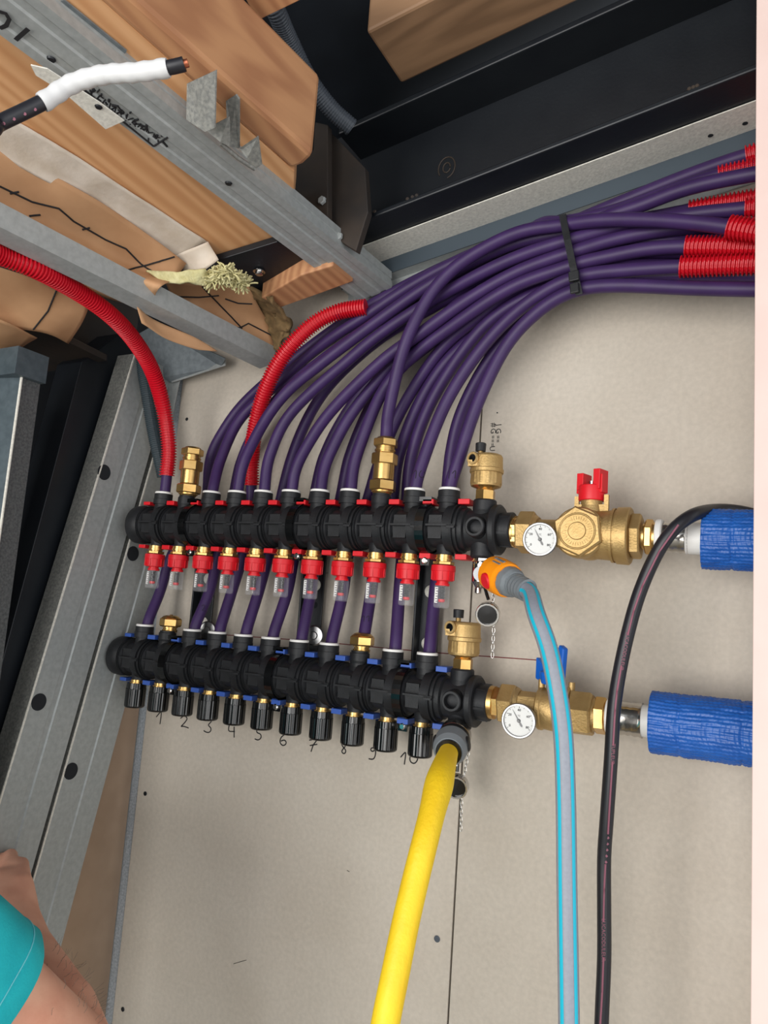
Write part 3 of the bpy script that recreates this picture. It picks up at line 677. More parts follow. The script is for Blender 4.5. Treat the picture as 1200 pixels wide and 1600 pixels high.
# brackets with clamps
for n, (i, lab) in enumerate(((1, 'black steel wall bracket nearest the left stud'), (5, 'black steel wall bracket in the middle of the manifolds'), (9, 'black steel wall bracket nearest the air vents'))):
    xu = UX[i]+.0245; xl_ = LXs[i]+.0245; xs = (UX[i]+.002) if i != 5 else UX[i]+.012
    br = thing('wall_bracket', CAM+Vector((xs, .93, 0)), lab, 'bracket', 'black manifold brackets')
    mb = MB(); mb.box(CAM+Vector((xs, .9435, -.005)), (.030, .003, .300)); mb.box(CAM+Vector((xs-.0135, .934, -.005)), (.003, .020, .300))
    for z, x in ((UZ, xu), (LZ, xl_)): mb.box(CAM+Vector(((xs+x)/2, .925, z)), (abs(xs-x)+.024, .036, .030))
    mb.build('strip', M_STEEL, br, bevel=.0008)
    for (x, Y, Z, mm) in ((xu, UY, UZ, M_BLKG), (xl_, LY, LZ, M_BLKG)):
        C = CAM+Vector((x, Y, Z))
        th = [PI*.38+k*(PI*1.26)/22 for k in range(23)]      # arc over the front
        vs = []; 
        for a in th:
            for dx in (-.006, .006):
                for r in (.0325, .0342): vs.append(C+Vector((dx, -math.sin(a-.25)*r if 0 else -math.sin(a-PI*.38+ -.05)*r, math.cos(a-PI*.38-.05)*r)))
        fs = []
        for k in range(22):
            b = k*4; fs += [(b, b+4, b+6, b+2), (b+1, b+3, b+7, b+5), (b, b+1, b+5, b+4), (b+2, b+6, b+7, b+3)]
        mb = MB().add(vs, fs, False); mb.box(C+Vector((0, -.006, -.0405)), (.0125, .003, .016)); mb.box(C+Vector((-.006, .004, .0385)), (.022, .026, .006))
        cl = mb.build('clamp', mm, br)
        q = MB().rev(C+Vector((.0005, -.008, -.0425)), (0, -1, 0), [(0, .0046), (.0015, .0044), (.0028, .003), (.0028, .0001)], seg=16).build('screw', M_CHROME, br); q.parent = cl
    for Z in (.028, -.0435): MB().rev(CAM+Vector((xs+.001, .9415, Z+.0)), (0, -1, 0), [(0, .0088), (.0015, .0088), (.0035, .006), (.0045, .0001)], seg=18).build('bolt', M_GALVS, br)
    MB().rev(CAM+Vector((xs+.001, .9418, -.002)), (0, -1, 0), [(0, .0052), (.0004, .0050)], seg=16).build('bolt_hole', M_DARK, br)
for px, py, l in ((322, 985, 'dark round washer on the wall behind the third lower pipe'), (488, 993, 'dark round washer on the wall behind the seventh lower pipe')):
    c = P(px+3, py, .922); tag(MB().rev(c, (.3, -1, 0), [(0, .014), (.001, .015), (.003, .013), (.003, .006), (.006, .005), (.006, .0001)], seg=24).build('washer', M_RIM), l, 'washer')

# ------------------------------------------------------------------ brass fittings
UPV = Vector((0, 0, 1)); 
ORD = ['first', 'second', 'third', 'fourth', 'fifth', 'sixth', 'seventh', 'eighth', 'ninth', 'tenth', 'eleventh']
def fitting(i, lab):
    o = CAM+Vector((UX[i], .877, UZ)); root = thing('compression_fitting', o+UPV*.047, lab, 'pipe fitting')
    MB().rev(o, UPV, [(.046, .0115), (.0495, .0135), (.0495, .0150), (.0515, .0150)], seg=24).hex(o, UPV, .0515, .0660, .0190, .0016, .3).build('base_nut', M_BRASS, root)
    MB().rev(o, UPV, [(.0660, .0115), (.0670, .0146), (.0880, .0146)], seg=28).build('barrel', M_BRASS, root)
    MB().hex(o, UPV, .0880, .1040, .0182, .0014, .1).build('middle_nut', M_BRASS, root)
    MB().rev(o, UPV, [(.1040, .0132), (.1070, .0132), (.1070, .0146), (.1090, .0146), (.1090, .0132), (.1130, .0132)], seg=24).build('neck', M_BRASS, root)
    MB().hex(o, UPV, .1130, .1240, .0176, .0014, .3).rev(o, UPV, [(.1240, .0140), (.1262, .0120), (.1262, .0090)], seg=24, cap=False).rev(o, UPV, [(.1225, .0095), (.1226, .0001)], seg=20, cap=False).build('top_nut', M_BRASS, root)
fitting(1, 'open topped brass compression fitting on the second upper port, without a pipe')
fitting(8, 'brass compression fitting on the ninth upper port, holding a purple pipe')
def lowernut(i, lab, pipe):
    o = CAM+Vector((LXs[i], .893, LZ)); root = thing('brass_cap' if not pipe else 'compression_nut', o+UPV*.046, lab, 'pipe fitting')
    MB().rev(o, UPV, [(.045, .0115), (.0490, .0120), (.0490, .0105), (.0520, .0105), (.0520, .0120), (.0535, .0120)], seg=24).build('thread', M_BRASS, root)
    MB().hex(o, UPV, .0535, .0670, .0170, .0020, .2).rev(o, UPV, [(.0670, .0150), (.0700, .0115), (.0712, .0085)], seg=24).build('nut', M_BRASS, root)
    if not pipe: MB().rev(o, UPV, [(.0712, .0030), (.0725, .0022)], seg=10).build('pin', M_BRASS, root)
lowernut(1, 'brass blanking cap on the second lower port', False)
lowernut(8, 'brass compression nut on the ninth lower port around a purple pipe', True)

def vent(E, lab):
    root = thing('air_vent', E+UPV*.034, lab, 'air vent')
    MB().hex(E, UPV, .036, .0505, .0128, .001, .15).rev(E, UPV, [(.0505, .0105), (.0525, .0120), (.0540, .0170), (.0555, .0190)], seg=28, curved=True).build('base_nut', M_BRASS, root)
    def rf(th, t): return 1+(.05 if math.cos(th*12) > .8 and t < .071 else 0)
    MB().rev(E, UPV, [(.0550, .0190), (.0575, .0196), (.0580, .0196)], seg=96, cap=True).rev(E, UPV, [(.0580, .0194), (.0720, .0198)], seg=120, rf=rf, cap=False).build('cup', M_BRASSR, root)
    MB().rev(E, UPV, [(.0720, .0208), (.0730, .0216), (.0770, .0216), (.0780, .0205), (.0930, .0198), (.0955, .0185), (.0965, .0160), (.0965, .0001)], seg=40).build('lid', M_BRASSR, root)
    F2 = Vector((-.20, -.98, 0)).normalized()
    b = E+UPV*.0885+F2*.0185+Vector((-.008, .002, 0))
    MB().rev(b, F2, [(-.006, .0085), (.004, .0085), (.005, .0078), (.005, .0052), (-.002, .0050)], seg=24, cap=False).box(b+UPV*-.006, (.013, .008, .008)).build('outlet', M_BRASSR, root)
    MB().rev(b+F2*.0040, F2, [(0, .0050), (.0003, .0001)], seg=18).build('outlet_bore', M_BLKG, root)
    c = E+Vector((-.009, -.002, 0))
    MB().rev(c, UPV, [(.0960, .0034), (.1010, .0034)], seg=12).build('stem', M_BRASSR, root)
    MB().rev(c, UPV, [(.1010, .0066), (.1110, .0070), (.1118, .0062), (.1118, .0001)], seg=24, rf=lambda th, t: 1-(.05 if math.cos(th*14) > .4 else 0)).build('cap', M_BLK, root)
EU = CAM+Vector((UX[11], UY, UZ)); EL = CAM+Vector((LXs[11], LY, LZ))
vent(EU, 'brass automatic air vent on the upper manifold, beside pipe eleven')
vent(EL, 'brass automatic air vent on the lower manifold, below the dangling black cap')

# ------------------------------------------------------------------ valves on the right
FRV = Vector((0, -1, 0))
def gauge(C, parent, needle):
    N = Vector((.10, -1, -.02)).normalized(); a, u, w2 = basis(N, (0, 0, 1))
    gz = MB().rev(C, N, [(-.010, .0185), (.001, .0195), (.0030, .0200), (.0045, .0190), (.0045, .0175), (.0012, .0168)], seg=44, cap=False).rev(C, N, [(-.0101, .0185), (-.010, .0001)], seg=30, cap=False).rev(C, -N, [(.009, .006), (.030, .006)], seg=14).build('thermometer', M_RIM, parent)
    d = MB().rev(C+N*.0014, N, [(0, .0172), (.0003, .0001)], seg=36).build('dial', M_DIAL, parent); d.parent = gz
    R_ = -w2 if (-w2).x > 0 else w2; U_ = u; mk = MB()
    for k in range(13):
        th = math.radians(215-k*250/12); di = R_*math.cos(th)+U_*math.sin(th); n_ = .0018 if k % 3 == 0 else .001
        mk.tube([C+N*.002+di*.0160, C+N*.002+di*(.0160-n_)], .0002, 4)
    for k, s in enumerate(('0', '20', '40', '60', '80')):
        th = math.radians(212-k*61); di = R_*math.cos(th)+U_*math.sin(th); mk.add(*textmesh(s, .0040, C+N*.0018+di*.0120, R_, U_))
    mk.add(*textmesh('°C', .0028, C+N*.0018+U_*.0055, R_, U_))
    m_ = mk.build('scale_marks', M_INK, parent); m_.parent = gz
    di = R_*math.cos(math.radians(needle))+U_*math.sin(math.radians(needle)); pr_ = di.cross(N)
    nd = MB().prism([C+N*.0024+di*.0155, C+N*.0024+pr_*.0007, C+N*.0024-di*.006+pr_*.0011, C+N*.0024-di*.008, C+N*.0024-di*.006-pr_*.0011, C+N*.0024-pr_*.0007], N*.0003).rev(C+N*.0020, N, [(0, .0022), (.0015, .0016)], seg=14).build('needle', M_BLKG, parent); nd.parent = gz

def axis_setup(a, b, Y):
    A = P(*a, Y); B = P(*b, Y); D = (B-A).normalized()
    def s(px):      # distance along the axis at which column px is crossed
        yy = a[1]+(b[1]-a[1])*(px-a[0])/(b[0]-a[0]); return (P(px, yy, Y)-A).dot(D)
    return A, D, s
# upper
A, D, S = axis_setup((795, 831), (1185, 845), UY)
uv = thing('ball_valve', A+D*S(905), 'brass valve with red handle joined to the upper manifold', 'valve')
MB().rev(A, D, [(S(793), .0190), (S(806), .0190), (S(806), .0180), (S(812), .0180)], seg=32).hex(A, D, S(803), S(814), .0200, .001, .2).build('union_tail', M_BRASS, uv)
MB().hex(A, D, S(812), S(837), .0262, .0018, .26).rev(A, D, [(S(837), .0220), (S(842), .0190)], seg=28).build('union_nut', M_BRASSR, uv)
body = MB().rev(A, D, [(S(840), .0165), (S(878), .0168)], seg=32)
c = S(922)
body.rev(A, D, [(c-.031+.062*k/14, max(.0165, .0305*math.sin(PI*(.12+.76*k/14)))) for k in range(15)], seg=36, curved=True)
body.rev(A, D, [(S(935), .0285), (S(958), .0295), (S(958), .0318), (S(962), .0318), (S(962), .0300), (S(966), .0300), (S(966), .0330), (S(984), .0335), (S(986), .0320), (S(986), .0200)], seg=40)
PB_ = A+D*S(912)
body.rev(PB_, FRV, [(.010, .0300), (.024, .0295), (.0265, .0275)], seg=40)
body.rev(PB_+D*.008, UPV, [(.018, .0150), (.034, .0125), (.040, .0125)], seg=26)
for sx in (-1, 1): body.box(PB_+D*.008+Vector((sx*.0185, -.006*sx, .0355)), (.005, .006, .022))
body.box(PB_+D*.008+Vector((0, -.006, .031)), (.036, .003, .008))
body.build('body', M_BRASSR, uv)
PF = PB_+FRV*.024
MB().hex(PF, FRV, 0, .0105, .0295, .0022, .12).rev(PF+FRV*.0105, FRV, [(0, .0215), (.0012, .0205), (.0012, .0200), (.0002, .0190), (.0002, .0105), (.0014, .0095), (.0014, .0001)], seg=40).build('strainer_plug', M_BRASSR, uv)
tx = MB()
for k in range(34):
    th = k*2*PI/34
    if 2.2 < th < 2.6: continue
    dv = Vector((math.cos(th), 0, math.sin(th))); tx.box(PF+FRV*.0110+dv*.0150, (.0036, .0012, .0008), Matrix.Rotation(-th, 3, 'Y'))
tx.build('raised_lettering', M_BRASSR, uv)
MB().hex(A, D, S(986), S(1003), .0265, .0018, .3).rev(A, D, [(S(1001), .0140), (S(1010), .0140)], seg=24).build('end_hex', M_BRASSR, uv)
HB = PB_+D*.008+UPV*.040
hd = MB().rev(HB, UPV, [(0, .0148), (.001, .0155), (.0175, .0155), (.0185, .0148), (.0185, .010)], seg=36)
hd.rev(HB, UPV, [(.0180, .0150), (.0181, .0001)], seg=30, cap=False)
RH = Matrix.Rotation(math.radians(-18), 3, 'Z')
for sx in (-1, 1):
    hd.box(HB+RH @ Vector((sx*.0108, 0, .023 if sx < 0 else .0250)), (.0085, .020, .020 if sx < 0 else .024), RH)
    hd.box(HB+RH @ Vector((sx*.0138, 0, .020)), (.0060, .014, .022), RH)
hd.build('handle', M_RED, uv, bevel=.0012)
MB().rev(HB, UPV, [(.0195, .0050), (.0235, .0050), (.0240, .0042)], seg=14).box(HB+UPV*.024, (.0060, .001, .0012)).build('handle_screw', M_CHROME, uv)
gauge(P(844, 843, .835), uv, 118)
# coupling, sleeve, pipe and blue insulation, upper
cu = thing('press_coupling', A+D*S(1040), 'brass and steel press coupling right of the red handled valve', 'pipe fitting')
MB().hex(A, D, S(1008), S(1021), .0200, .0016, .1).rev(A, D, [(S(1005), .0150), (S(1009), .0150)], seg=24).rev(A, D, [(S(1021), .0170), (S(1026), .0170)], seg=24).build('hex_nut', M_BRASS, cu)
MB().rev(A, D, [(S(1025), .0195), (S(1027), .0205), (S(1034), .0205), (S(1036), .0190)], seg=32).build('white_ring', M_WHITE, cu)
n1, n2 = S(1035), S(1076)
MB().rev(A, D, [(n1, .0165), (n1+(n2-n1)*.15, .0172), (n1+(n2-n1)*.3, .0160), (n1+(n2-n1)*.42, .0172), (n1+(n2-n1)*.55, .0158), (n1+(n2-n1)*.7, .0174), (n1+(n2-n1)*.85, .0166), (n1+(n2-n1)*.95, .0172), (n2, .0180)], seg=32, curved=True).build('steel_sleeve', M_STEELP, cu)
def insul(A, D, s0, r0, lab, seed, S1):
    root = thing('insulated_pipe', A+D*s0, lab, 'insulated pipe', 'blue insulated supply pipes')
    MB().rev(A, D, [(S1, .0178), (s0+.16, .0178)], seg=30).build('white_pipe', M_WHITE, root)
    vs = []; fs = []; n = 130; m = 208
    for i in range(n+1):
        t = s0+(.20)*i/n
        for k in range(m):
            th = 2*PI*k/m
            r = r0-.0012*(1-abs(math.sin(th*23+.35*math.sin(t*70+seed))))**2+.0005*math.sin(t*1400+3*math.sin(th*5))+.0012*noise.noise(Vector((t*90, math.cos(th)*6, math.sin(th)*6+seed)))
            r += -.0010*(1 if (i % 40 in (19, 20)) else 0)
            a_, u_, w_ = basis(D); vs.append(A+D*t+(u_*math.cos(th)+w_*math.sin(th))*r)
    for i in range(n):
        for k in range(m): fs.append((i*m+k, i*m+(k+1) % m, (i+1)*m+(k+1) % m, (i+1)*m+k))
    MB().add(vs, fs, True).build('insulation', M_BLUEI, root)
    MB().rev(A, D, [(s0+.0002, r0-.0002), (s0+.0004, .0180)], seg=60, cap=False).build('foam_end', mat('grey_foam'+str(seed), (150, 160, 172), .8), root)
insul(A, D, S(1098), .0330, 'blue insulated pipe leaving the red handled valve, upper of two', 1, S(1072))
# lower
A2, D2, S2 = axis_setup((765, 1097), (1185, 1148), LY)
lv = thing('ball_valve', A2+D2*S2(870), 'brass valve with blue handle joined to the lower manifold', 'valve')
MB().rev(A2, D2, [(S2(763), .0205), (S2(774), .0200)], seg=32).hex(A2, D2, S2(772), S2(786), .0195, .001, .2).build('union_tail', M_BRASS, lv)
MB().hex(A2, D2, S2(784), S2(808), .0255, .0018, .3).rev(A2, D2, [(S2(808), .0215), (S2(813), .0185)], seg=28).build('union_nut', M_BRASSR, lv)
body = MB().rev(A2, D2, [(S2(812), .0180), (S2(842), .0180)], seg=8, smooth=False)
body.rev(A2, D2, [(S2(842), .0235), (S2(844), .0250), (S2(849), .0250), (S2(851), .0235), (S2(880), .0255), (S2(884), .0275), (S2(890), .0285), (S2(892), .0262)], seg=36)
body.rev(A2+D2*S2(868), UPV, [(.018, .0130), (.033, .0110)], seg=24)
for sx in (-1, 1): body.rev(A2+D2*S2(868)+Vector((sx*.018, 0, 0)), UPV, [(.020, .0040), (.034, .0038)], seg=12)
body.build('body', M_BRASSR, lv)
MB().hex(A2, D2, S2(891), S2(927), .0262, .0022, .3).rev(A2, D2, [(S2(926), .0190), (S2(932), .0185)], seg=24).build('end_hex', M_BRASSR, lv)
HB = A2+D2*S2(860)+UPV*.029
hd = MB().rev(HB, UPV, [(0, .0120), (.012, .0145), (.015, .0140)], seg=26)
RH = Matrix.Rotation(math.radians(-35), 3, 'Z')
hd.prism([HB+RH @ Vector(p) for p in ((-.026, -.004, .004), (-.010, -.004, 0), (-.010, -.004, .020), (-.026, -.004, .030))], RH @ Vector((0, .008, 0)))
hd.prism([HB+RH @ Vector(p) for p in ((.006, -.004, 0), (.020, -.004, .004), (.023, -.004, .044), (.015, -.004, .048), (.006, -.004, .020))], RH @ Vector((0, .008, 0)))
hd.build('handle', M_BLUEH, lv, bevel=.0016)
gauge(P(811, 1126, .848), lv, 122)
cl_ = thing('press_coupling', A2+D2*S2(970), 'brass and steel press coupling right of the blue handled valve', 'pipe fitting')
MB().hex(A2, D2, S2(930), S2(948), .0212, .0016, .1).rev(A2, D2, [(S2(948), .0190), (S2(951), .0185)], seg=24).build('hex_nut', M_BRASS, cl_)
MB().rev(A2, D2, [(S2(949), .0195), (S2(951), .0200), (S2(966), .0200), (S2(967), .0190)], seg=32).build('white_ring', M_WHITE, cl_)
n1, n2 = S2(966), S2(1004)
MB().rev(A2, D2, [(n1, .0185), (n1+(n2-n1)*.15, .0188), (n1+(n2-n1)*.3, .0178), (n1+(n2-n1)*.42, .0188), (n1+(n2-n1)*.55, .0177), (n1+(n2-n1)*.7, .0190), (n1+(n2-n1)*.85, .0182), (n2, .0196)], seg=32, curved=True).build('steel_sleeve', M_STEELP, cl_)
insul(A2, D2, S2(1018), .0335, 'blue insulated pipe leaving the blue handled valve, lower of two', 2, S2(1002))

# ------------------------------------------------------------------ purple pipes
RP = .0085
def up0(i): return [CAM+Vector((UX[i], .877, UZ+.035)), CAM+Vector((UX[i], .877, UZ+.058))]
LM = {0: ((250, 925), (271, 862)), 2: ((327, 925), (343, 862)), 3: ((362, 925), (381, 862)), 4: ((404, 925), (421, 862)), 5: ((449, 925), (462, 862)), 6: ((486, 925), (496, 862)), 7: ((536, 925), (545, 862)), 8: ((580, 925), (588, 862)), 9: ((624, 925), (629, 862)), 10: ((680, 925), (688, 862))}
def lo0(i, xe):    # from the lower port up behind the upper manifold
    return [CAM+Vector((LXs[i], .893, LZ+.035)), CAM+Vector((LXs[i]+.001, .894, LZ+.06)), P(*LM[i][0], .913), P(*LM[i][1], .925), CAM+Vector((xe, .929, UZ+.03))]
def xcol(px, py, Y): return P(px, py, Y).x-CAM.x
def tie(py, Y): return P(878+.25*(py-345), py, Y)
paths = {}
U = {
 2: ([(345, 717, .893), (372, 657, .910), (405, 625, .917), (442, 593, .918), (480, 557, .916), (530, 520, .908), (570, 495, .91), (640, 448, .912), (720, 405, .912), (800, 374, .915)], (352, .921), [(960, 320, .922), (1067, 277, .918), (1165, 243, .915), (1245, 222, .91)]),
 3: ([(383, 717, .873), (420, 647, .862), (455, 605, .866), (487, 580, .875), (530, 546, .877), (565, 520, .878), (617, 482, .88), (677, 441, .882), (760, 398, .884), (820, 375, .884)], (364, .884), [(960, 341, .878), (1015, 316, .872), (1080, 292, .864), (1200, 268, .857), (1245, 262, .855)]),
 4: ([(420, 717, .878), (445, 657, .878), (487, 612, .88), (540, 567, .885), (580, 532, .885), (630, 497, .885), (700, 455, .88), (800, 405, .87)], (376, .866), [(990, 348, .885), (1160, 327, .885), (1245, 315, .885)]),
 5: ([(465, 725, .875), (505, 657, .870), (560, 598, .868), (615, 549, .868), (670, 512, .87), (740, 464, .87), (810, 425, .87)], (397, .867), [(960, 374, .872), (1068, 362, .886), (1245, 352, .895)]),
 6: ([(510, 722, .88), (542, 657, .885), (580, 607, .89), (620, 562, .895), (680, 512, .90), (750, 462, .905), (820, 420, .907)], (388, .906), [(980, 365, .91), (1245, 350, .91)]),
 7: ([(554, 722, .878), (577, 657, .880), (600, 607, .885), (640, 560, .885), (690, 520, .88), (760, 470, .87), (820, 437, .868)], (414, .867), [(960, 399, .868), (1010, 389, .867), (1068, 385, .867), (1245, 386, .868)]),
 8: ([(605, 655, .872), (618, 590, .862), (632, 540, .855), (652, 495, .853), (680, 448, .853), (720, 410, .855), (780, 375, .858), (830, 357, .862)], (353, .863), [(960, 343, .856), (1060, 346, .848), (1132, 354, .843), (1245, 370, .84)]),
 9: ([(662, 717, .88), (695, 632, .882), (740, 560, .88), (790, 502, .875), (840, 462, .868)], (431, .867), [(965, 424, .867), (1058, 418, .866), (1245, 412, .867)]),
 10: ([(717, 717, .878), (745, 632, .876), (790, 540, .872), (830, 495, .868), (868, 466, .866)], (450, .866), [(970, 446, .868), (1100, 451, .87), (1245, 453, .87)]),
}
L = {
 0: (320, [(328, 715, .932), (345, 680, .937), (375, 636, .940), (430, 585, .940), (500, 530, .938), (570, 482, .936), (650, 438, .93), (740, 397, .93), (820, 368, .93)], (349, .903), [(960, 330, .903), (1060, 294, .90), (1117, 275, .90), (1245, 248, .90)]),
 2: (362, [(378, 717, .925), (410, 655, .92), (450, 605, .915), (500, 565, .912), (570, 515, .91), (650, 465, .905), (740, 415, .905), (810, 388, .903)], (370, .903), [(980, 350, .90), (1072, 330, .897), (1245, 300, .897)]),
 4: (436, [(455, 717, .925), (480, 655, .92), (510, 607, .915), (555, 561, .91), (605, 521, .905), (680, 478, .90), (760, 432, .892), (820, 405, .89)], (386, .886), [(980, 372, .888), (1245, 372, .892)]),
 5: (487, [(505, 717, .925), (537, 652, .922), (575, 602, .918), (630, 552, .915), (700, 500, .912), (770, 455, .91), (820, 425, .91)], (406, .906), [(980, 395, .91), (1245, 390, .91)]),
 6: (528, [(545, 717, .925), (567, 660, .922), (592, 612, .918), (645, 555, .91), (710, 505, .905), (780, 455, .895), (830, 428, .89)], (405, .886), [(980, 395, .888), (1245, 405, .892)]),
 7: (570, [(594, 717, .925), (627, 640, .918), (677, 562, .91), (740, 500, .905), (800, 452, .895), (840, 438, .89)], (424, .886), [(980, 414, .888), (1245, 418, .89)]),
 8: (612, [(622, 717, .925), (652, 635, .918), (700, 558, .912), (760, 490, .908), (820, 448, .906)], (424, .906), [(980, 412, .908), (1245, 424, .908)]),
 9: (636, [(642, 717, .922), (670, 635, .91), (722, 550, .90), (780, 485, .893), (835, 450, .888)], (441, .886), [(980, 434, .888), (1245, 436, .888)]),
 10: (697, [(705, 705, .915), (722, 640, .905), (765, 560, .90), (815, 500, .902), (860, 462, .904)], (442, .905), [(980, 440, .895), (1100, 440, .89), (1245, 443, .89)]),
}
def smoothpipe(pts): return spline(pts, .006)
def relax(P0, fixed, it=26):
    from mathutils.kdtree import KDTree
    keys = list(P0); P1 = {k: [p.copy() for p in v] for k, v in P0.items()}
    for _ in range(it):
        idx = [(k, i) for k in keys for i in range(len(P1[k]))]; kd = KDTree(len(idx))
        for n, (k, i) in enumerate(idx): kd.insert(P1[k][i], n)
        kd.balance()
        for k in keys:
            q = P1[k]; mv = [Vector() for _ in q]
            for i in range(fixed, len(q)):
                for co, n, d in kd.find_range(q[i], 2*RP+.0004):
                    if idx[n][0] == k or d < 1e-6: continue
                    v = q[i]-co; w_ = (2*RP+.0004-d)*.22; v = v/d
                    if abs(v.y) < .25: v.y = .25 if keys.index(k) > keys.index(idx[n][0]) else -.25
                    mv[i] += Vector((v.x*.45, v.y, v.z*.45))*w_
            for i in range(fixed, len(q)):
                m_ = sum((mv[min(len(q)-1, max(0, i+j))] for j in range(-3, 4)), Vector())/7*1.6
                if m_.length > .003: m_ *= .003/m_.length
                q[i] = q[i]+m_; q[i].y = min(q[i].y, -RP-.0008)
            for i in range(fixed, len(q)-1): q[i] = q[i]*.8+(q[i-1]+q[i+1])*.1
    return P1
DL = {2: 'purple pipe from the third upper port, bending farthest left among the upper rows', }
for i, (mid, t, right) in U.items():
    st_ = up0(i)
    if i == 8: st_ = [CAM+Vector((UX[i], .877, UZ+.118)), CAM+Vector((UX[i], .877, UZ+.14))]
    paths[('u', i)] = smoothpipe(st_+[P(*m) for m in mid]+[tie(*t)]+[P(*m) for m in right])
for i, (pe, mid, t, right) in L.items():
    paths[('l', i)] = smoothpipe(lo0(i, xcol(pe, 775, .928))+[P(*m) for m in mid]+[tie(*t)]+[P(*m) for m in right])
_up = relax({k: v[8:] if k[0] == 'u' else v[44:] for k, v in paths.items()}, 4)
for k, v in _up.items(): paths[k] = paths[k][:8 if k[0] == 'u' else 44]+v
for i, (mid, t, right) in U.items():
    pts = paths[('u', i)]
    lab = 'purple pipe rising from the %s upper port from the left' % ORD[i]
    if i == 8: lab = 'purple pipe rising from the tall brass fitting, crossing in front of the bundle'
    if i == 10: lab = 'purple pipe numbered 11, rightmost on the upper manifold'
    if i == 9: lab = 'purple pipe numbered 10, second from right on the upper manifold'
    if i == 0: lab = ''
    o = MB().tube(pts, RP, 16).build('heating_pipe', M_PURP); tag(o, lab, 'pipe', 'purple pipes of the upper manifold')
    if i in (9, 10):
        B = bvh_of([o]); mk = MB(); write(mk, '10' if i == 9 else '11', 654 if i == 9 else 706, 741, 13, lambda x, y: onto(B, x, y, .0002), .0005, .7)
        if mk.v: mk.build('marker_number', M_INK, o)
for i, (pe, mid, t, right) in L.items():
    pts = paths[('l', i)]
    lab = 'purple pipe rising from the %s lower port from the left, behind the upper manifold' % ORD[i]
    if i == 8: lab = 'purple pipe rising from the lower brass nut behind the upper manifold'
    if i == 10: lab = 'purple pipe at the last lower port beside the air vent, passing behind'
    o = MB().tube(pts, RP, 16).build('heating_pipe', M_PURP); tag(o, lab, 'pipe', 'purple pipes of the lower manifold')
    if i in (2, 3, 8):
        B = bvh_of([o]); mk = MB(); px, py = {2: (318, 950), 8: (572, 966)}[i]; write(mk, {2: '2', 8: '11'}[i], px, py, 10, lambda x, y: onto(B, x, y, .0002), .0004, .7)
        if mk.v: mk.build('marker_number', M_INK, o)
# first upper pipe in the left red conduit and fourth lower pipe in the second one
R1 = spline(list(reversed([P(-60, 372, .46), P(0, 398, .51), P(60, 422, .555), P(120, 455, .62), P(170, 490, .68), P(208, 530, .745), P(238, 580, .81), P(256, 640, .853), P(264, 700, .872), CAM+Vector((UX[0], .877, UZ+.082))])), .003)
o = MB().tube([CAM+Vector((UX[0], .877, UZ+.035))]+R1[::6], RP, 14).build('heating_pipe', M_PURP); tag(o, 'purple pipe from the first upper port entering the left red conduit', 'pipe', 'purple pipes of the upper manifold')
tag(corrug(MB(), R1, .0125).build('red_conduit', M_REDC), 'red corrugated conduit sweeping in from the left edge over the first port', 'conduit')
xe = xcol(393, 775, .928)
R2 = spline([P(393, 757, .925), P(393, 720, .915), P(397, 680, .900), P(408, 630, .886), P(428, 580, .876), P(455, 540, .874), P(492, 505, .882), P(530, 487, .892), P(572, 480, .900)], .003)
o = MB().tube(smoothpipe(lo0(3, xe)+R2[::12]), RP, 14).build('heating_pipe', M_PURP); tag(o, 'purple pipe from the fourth lower port entering the middle red conduit', 'pipe', 'purple pipes of the lower manifold')
tag(corrug(MB(), R2, .0125).build('red_conduit', M_REDC), 'red corrugated conduit curving up behind the purple pipes to the zinc profile', 'conduit')
# red sleeves at right
for key, px0, r, lab in ((('u', 2), 1165, .0118, 'uppermost red corrugated sleeve at the right edge'), (('l', 0), 1117, .0115, 'second highest red corrugated sleeve, thin, behind a bare purple pipe'),
                         (('l', 2), 1071, .0125, 'third highest red corrugated sleeve at right'), (('u', 4), 1160, .0120, 'short red corrugated sleeve peeking out above the nearest large sleeve'),
                         (('u', 8), 1131, .0135, 'nearest and largest red corrugated sleeve at right'), (('u', 7), 1067, .0128, 'red corrugated sleeve just below the nearest one, second from bottom'), (('u', 9), 1057, .0128, 'lowest red corrugated sleeve at right, starting farthest left')):
    pts = paths[key]; X0 = None
    for k, p in enumerate(pts):
        v = p-CAM; zc = v.x*AX.z+v.y*AY.z+v.z*AZ.z; xx = 600+F*(v.x*AX.x+v.y*AY.x+v.z*AZ.x)/zc
        if xx >= px0: break
    sub = spline(pts[k:], .003); tag(corrug(MB(), sub, r).build('red_sleeve', M_REDC), lab, 'conduit', 'red corrugated sleeves at the right edge')
# cable tie
ct = thing('cable_tie', P(895, 400, .86), 'black cable tie around the bundle of purple pipes', 'cable tie')
a0, a1 = P(879, 337, .853), P(905, 459, .851); wdir = (P(915, 392, .85)-P(875, 402, .85)).normalized()
loop = [a0, a0.lerp(a1, .33)+Vector((0, -.002, 0)), a0.lerp(a1, .66)+Vector((0, -.002, 0)), a1, P(905, 458, .88), P(903, 452, .936), P(882, 346, .94), P(880, 338, .90)]
mb = MB(); cen = sum(loop, Vector())/len(loop); vs = []
for p in loop:
    n_ = (p-cen); n_ = (n_-wdir*n_.dot(wdir)).normalized()
    for dw, dn in ((-.0042, 0), (.0042, 0), (.0042, .0016), (-.0042, .0016)): vs.append(p+wdir*dw+n_*dn)
n = len(loop); fs = [(i*4+k, i*4+(k+1) % 4, ((i+1) % n)*4+(k+1) % 4, ((i+1) % n)*4+k) for i in range(n) for k in range(4)]
mb.add(vs, fs).build('strap', M_BLK, ct)
hc = P(897, 432, .847); R3 = Matrix((wdir, Vector((0, 1, 0)), wdir.cross(Vector((0, 1, 0))))).transposed()
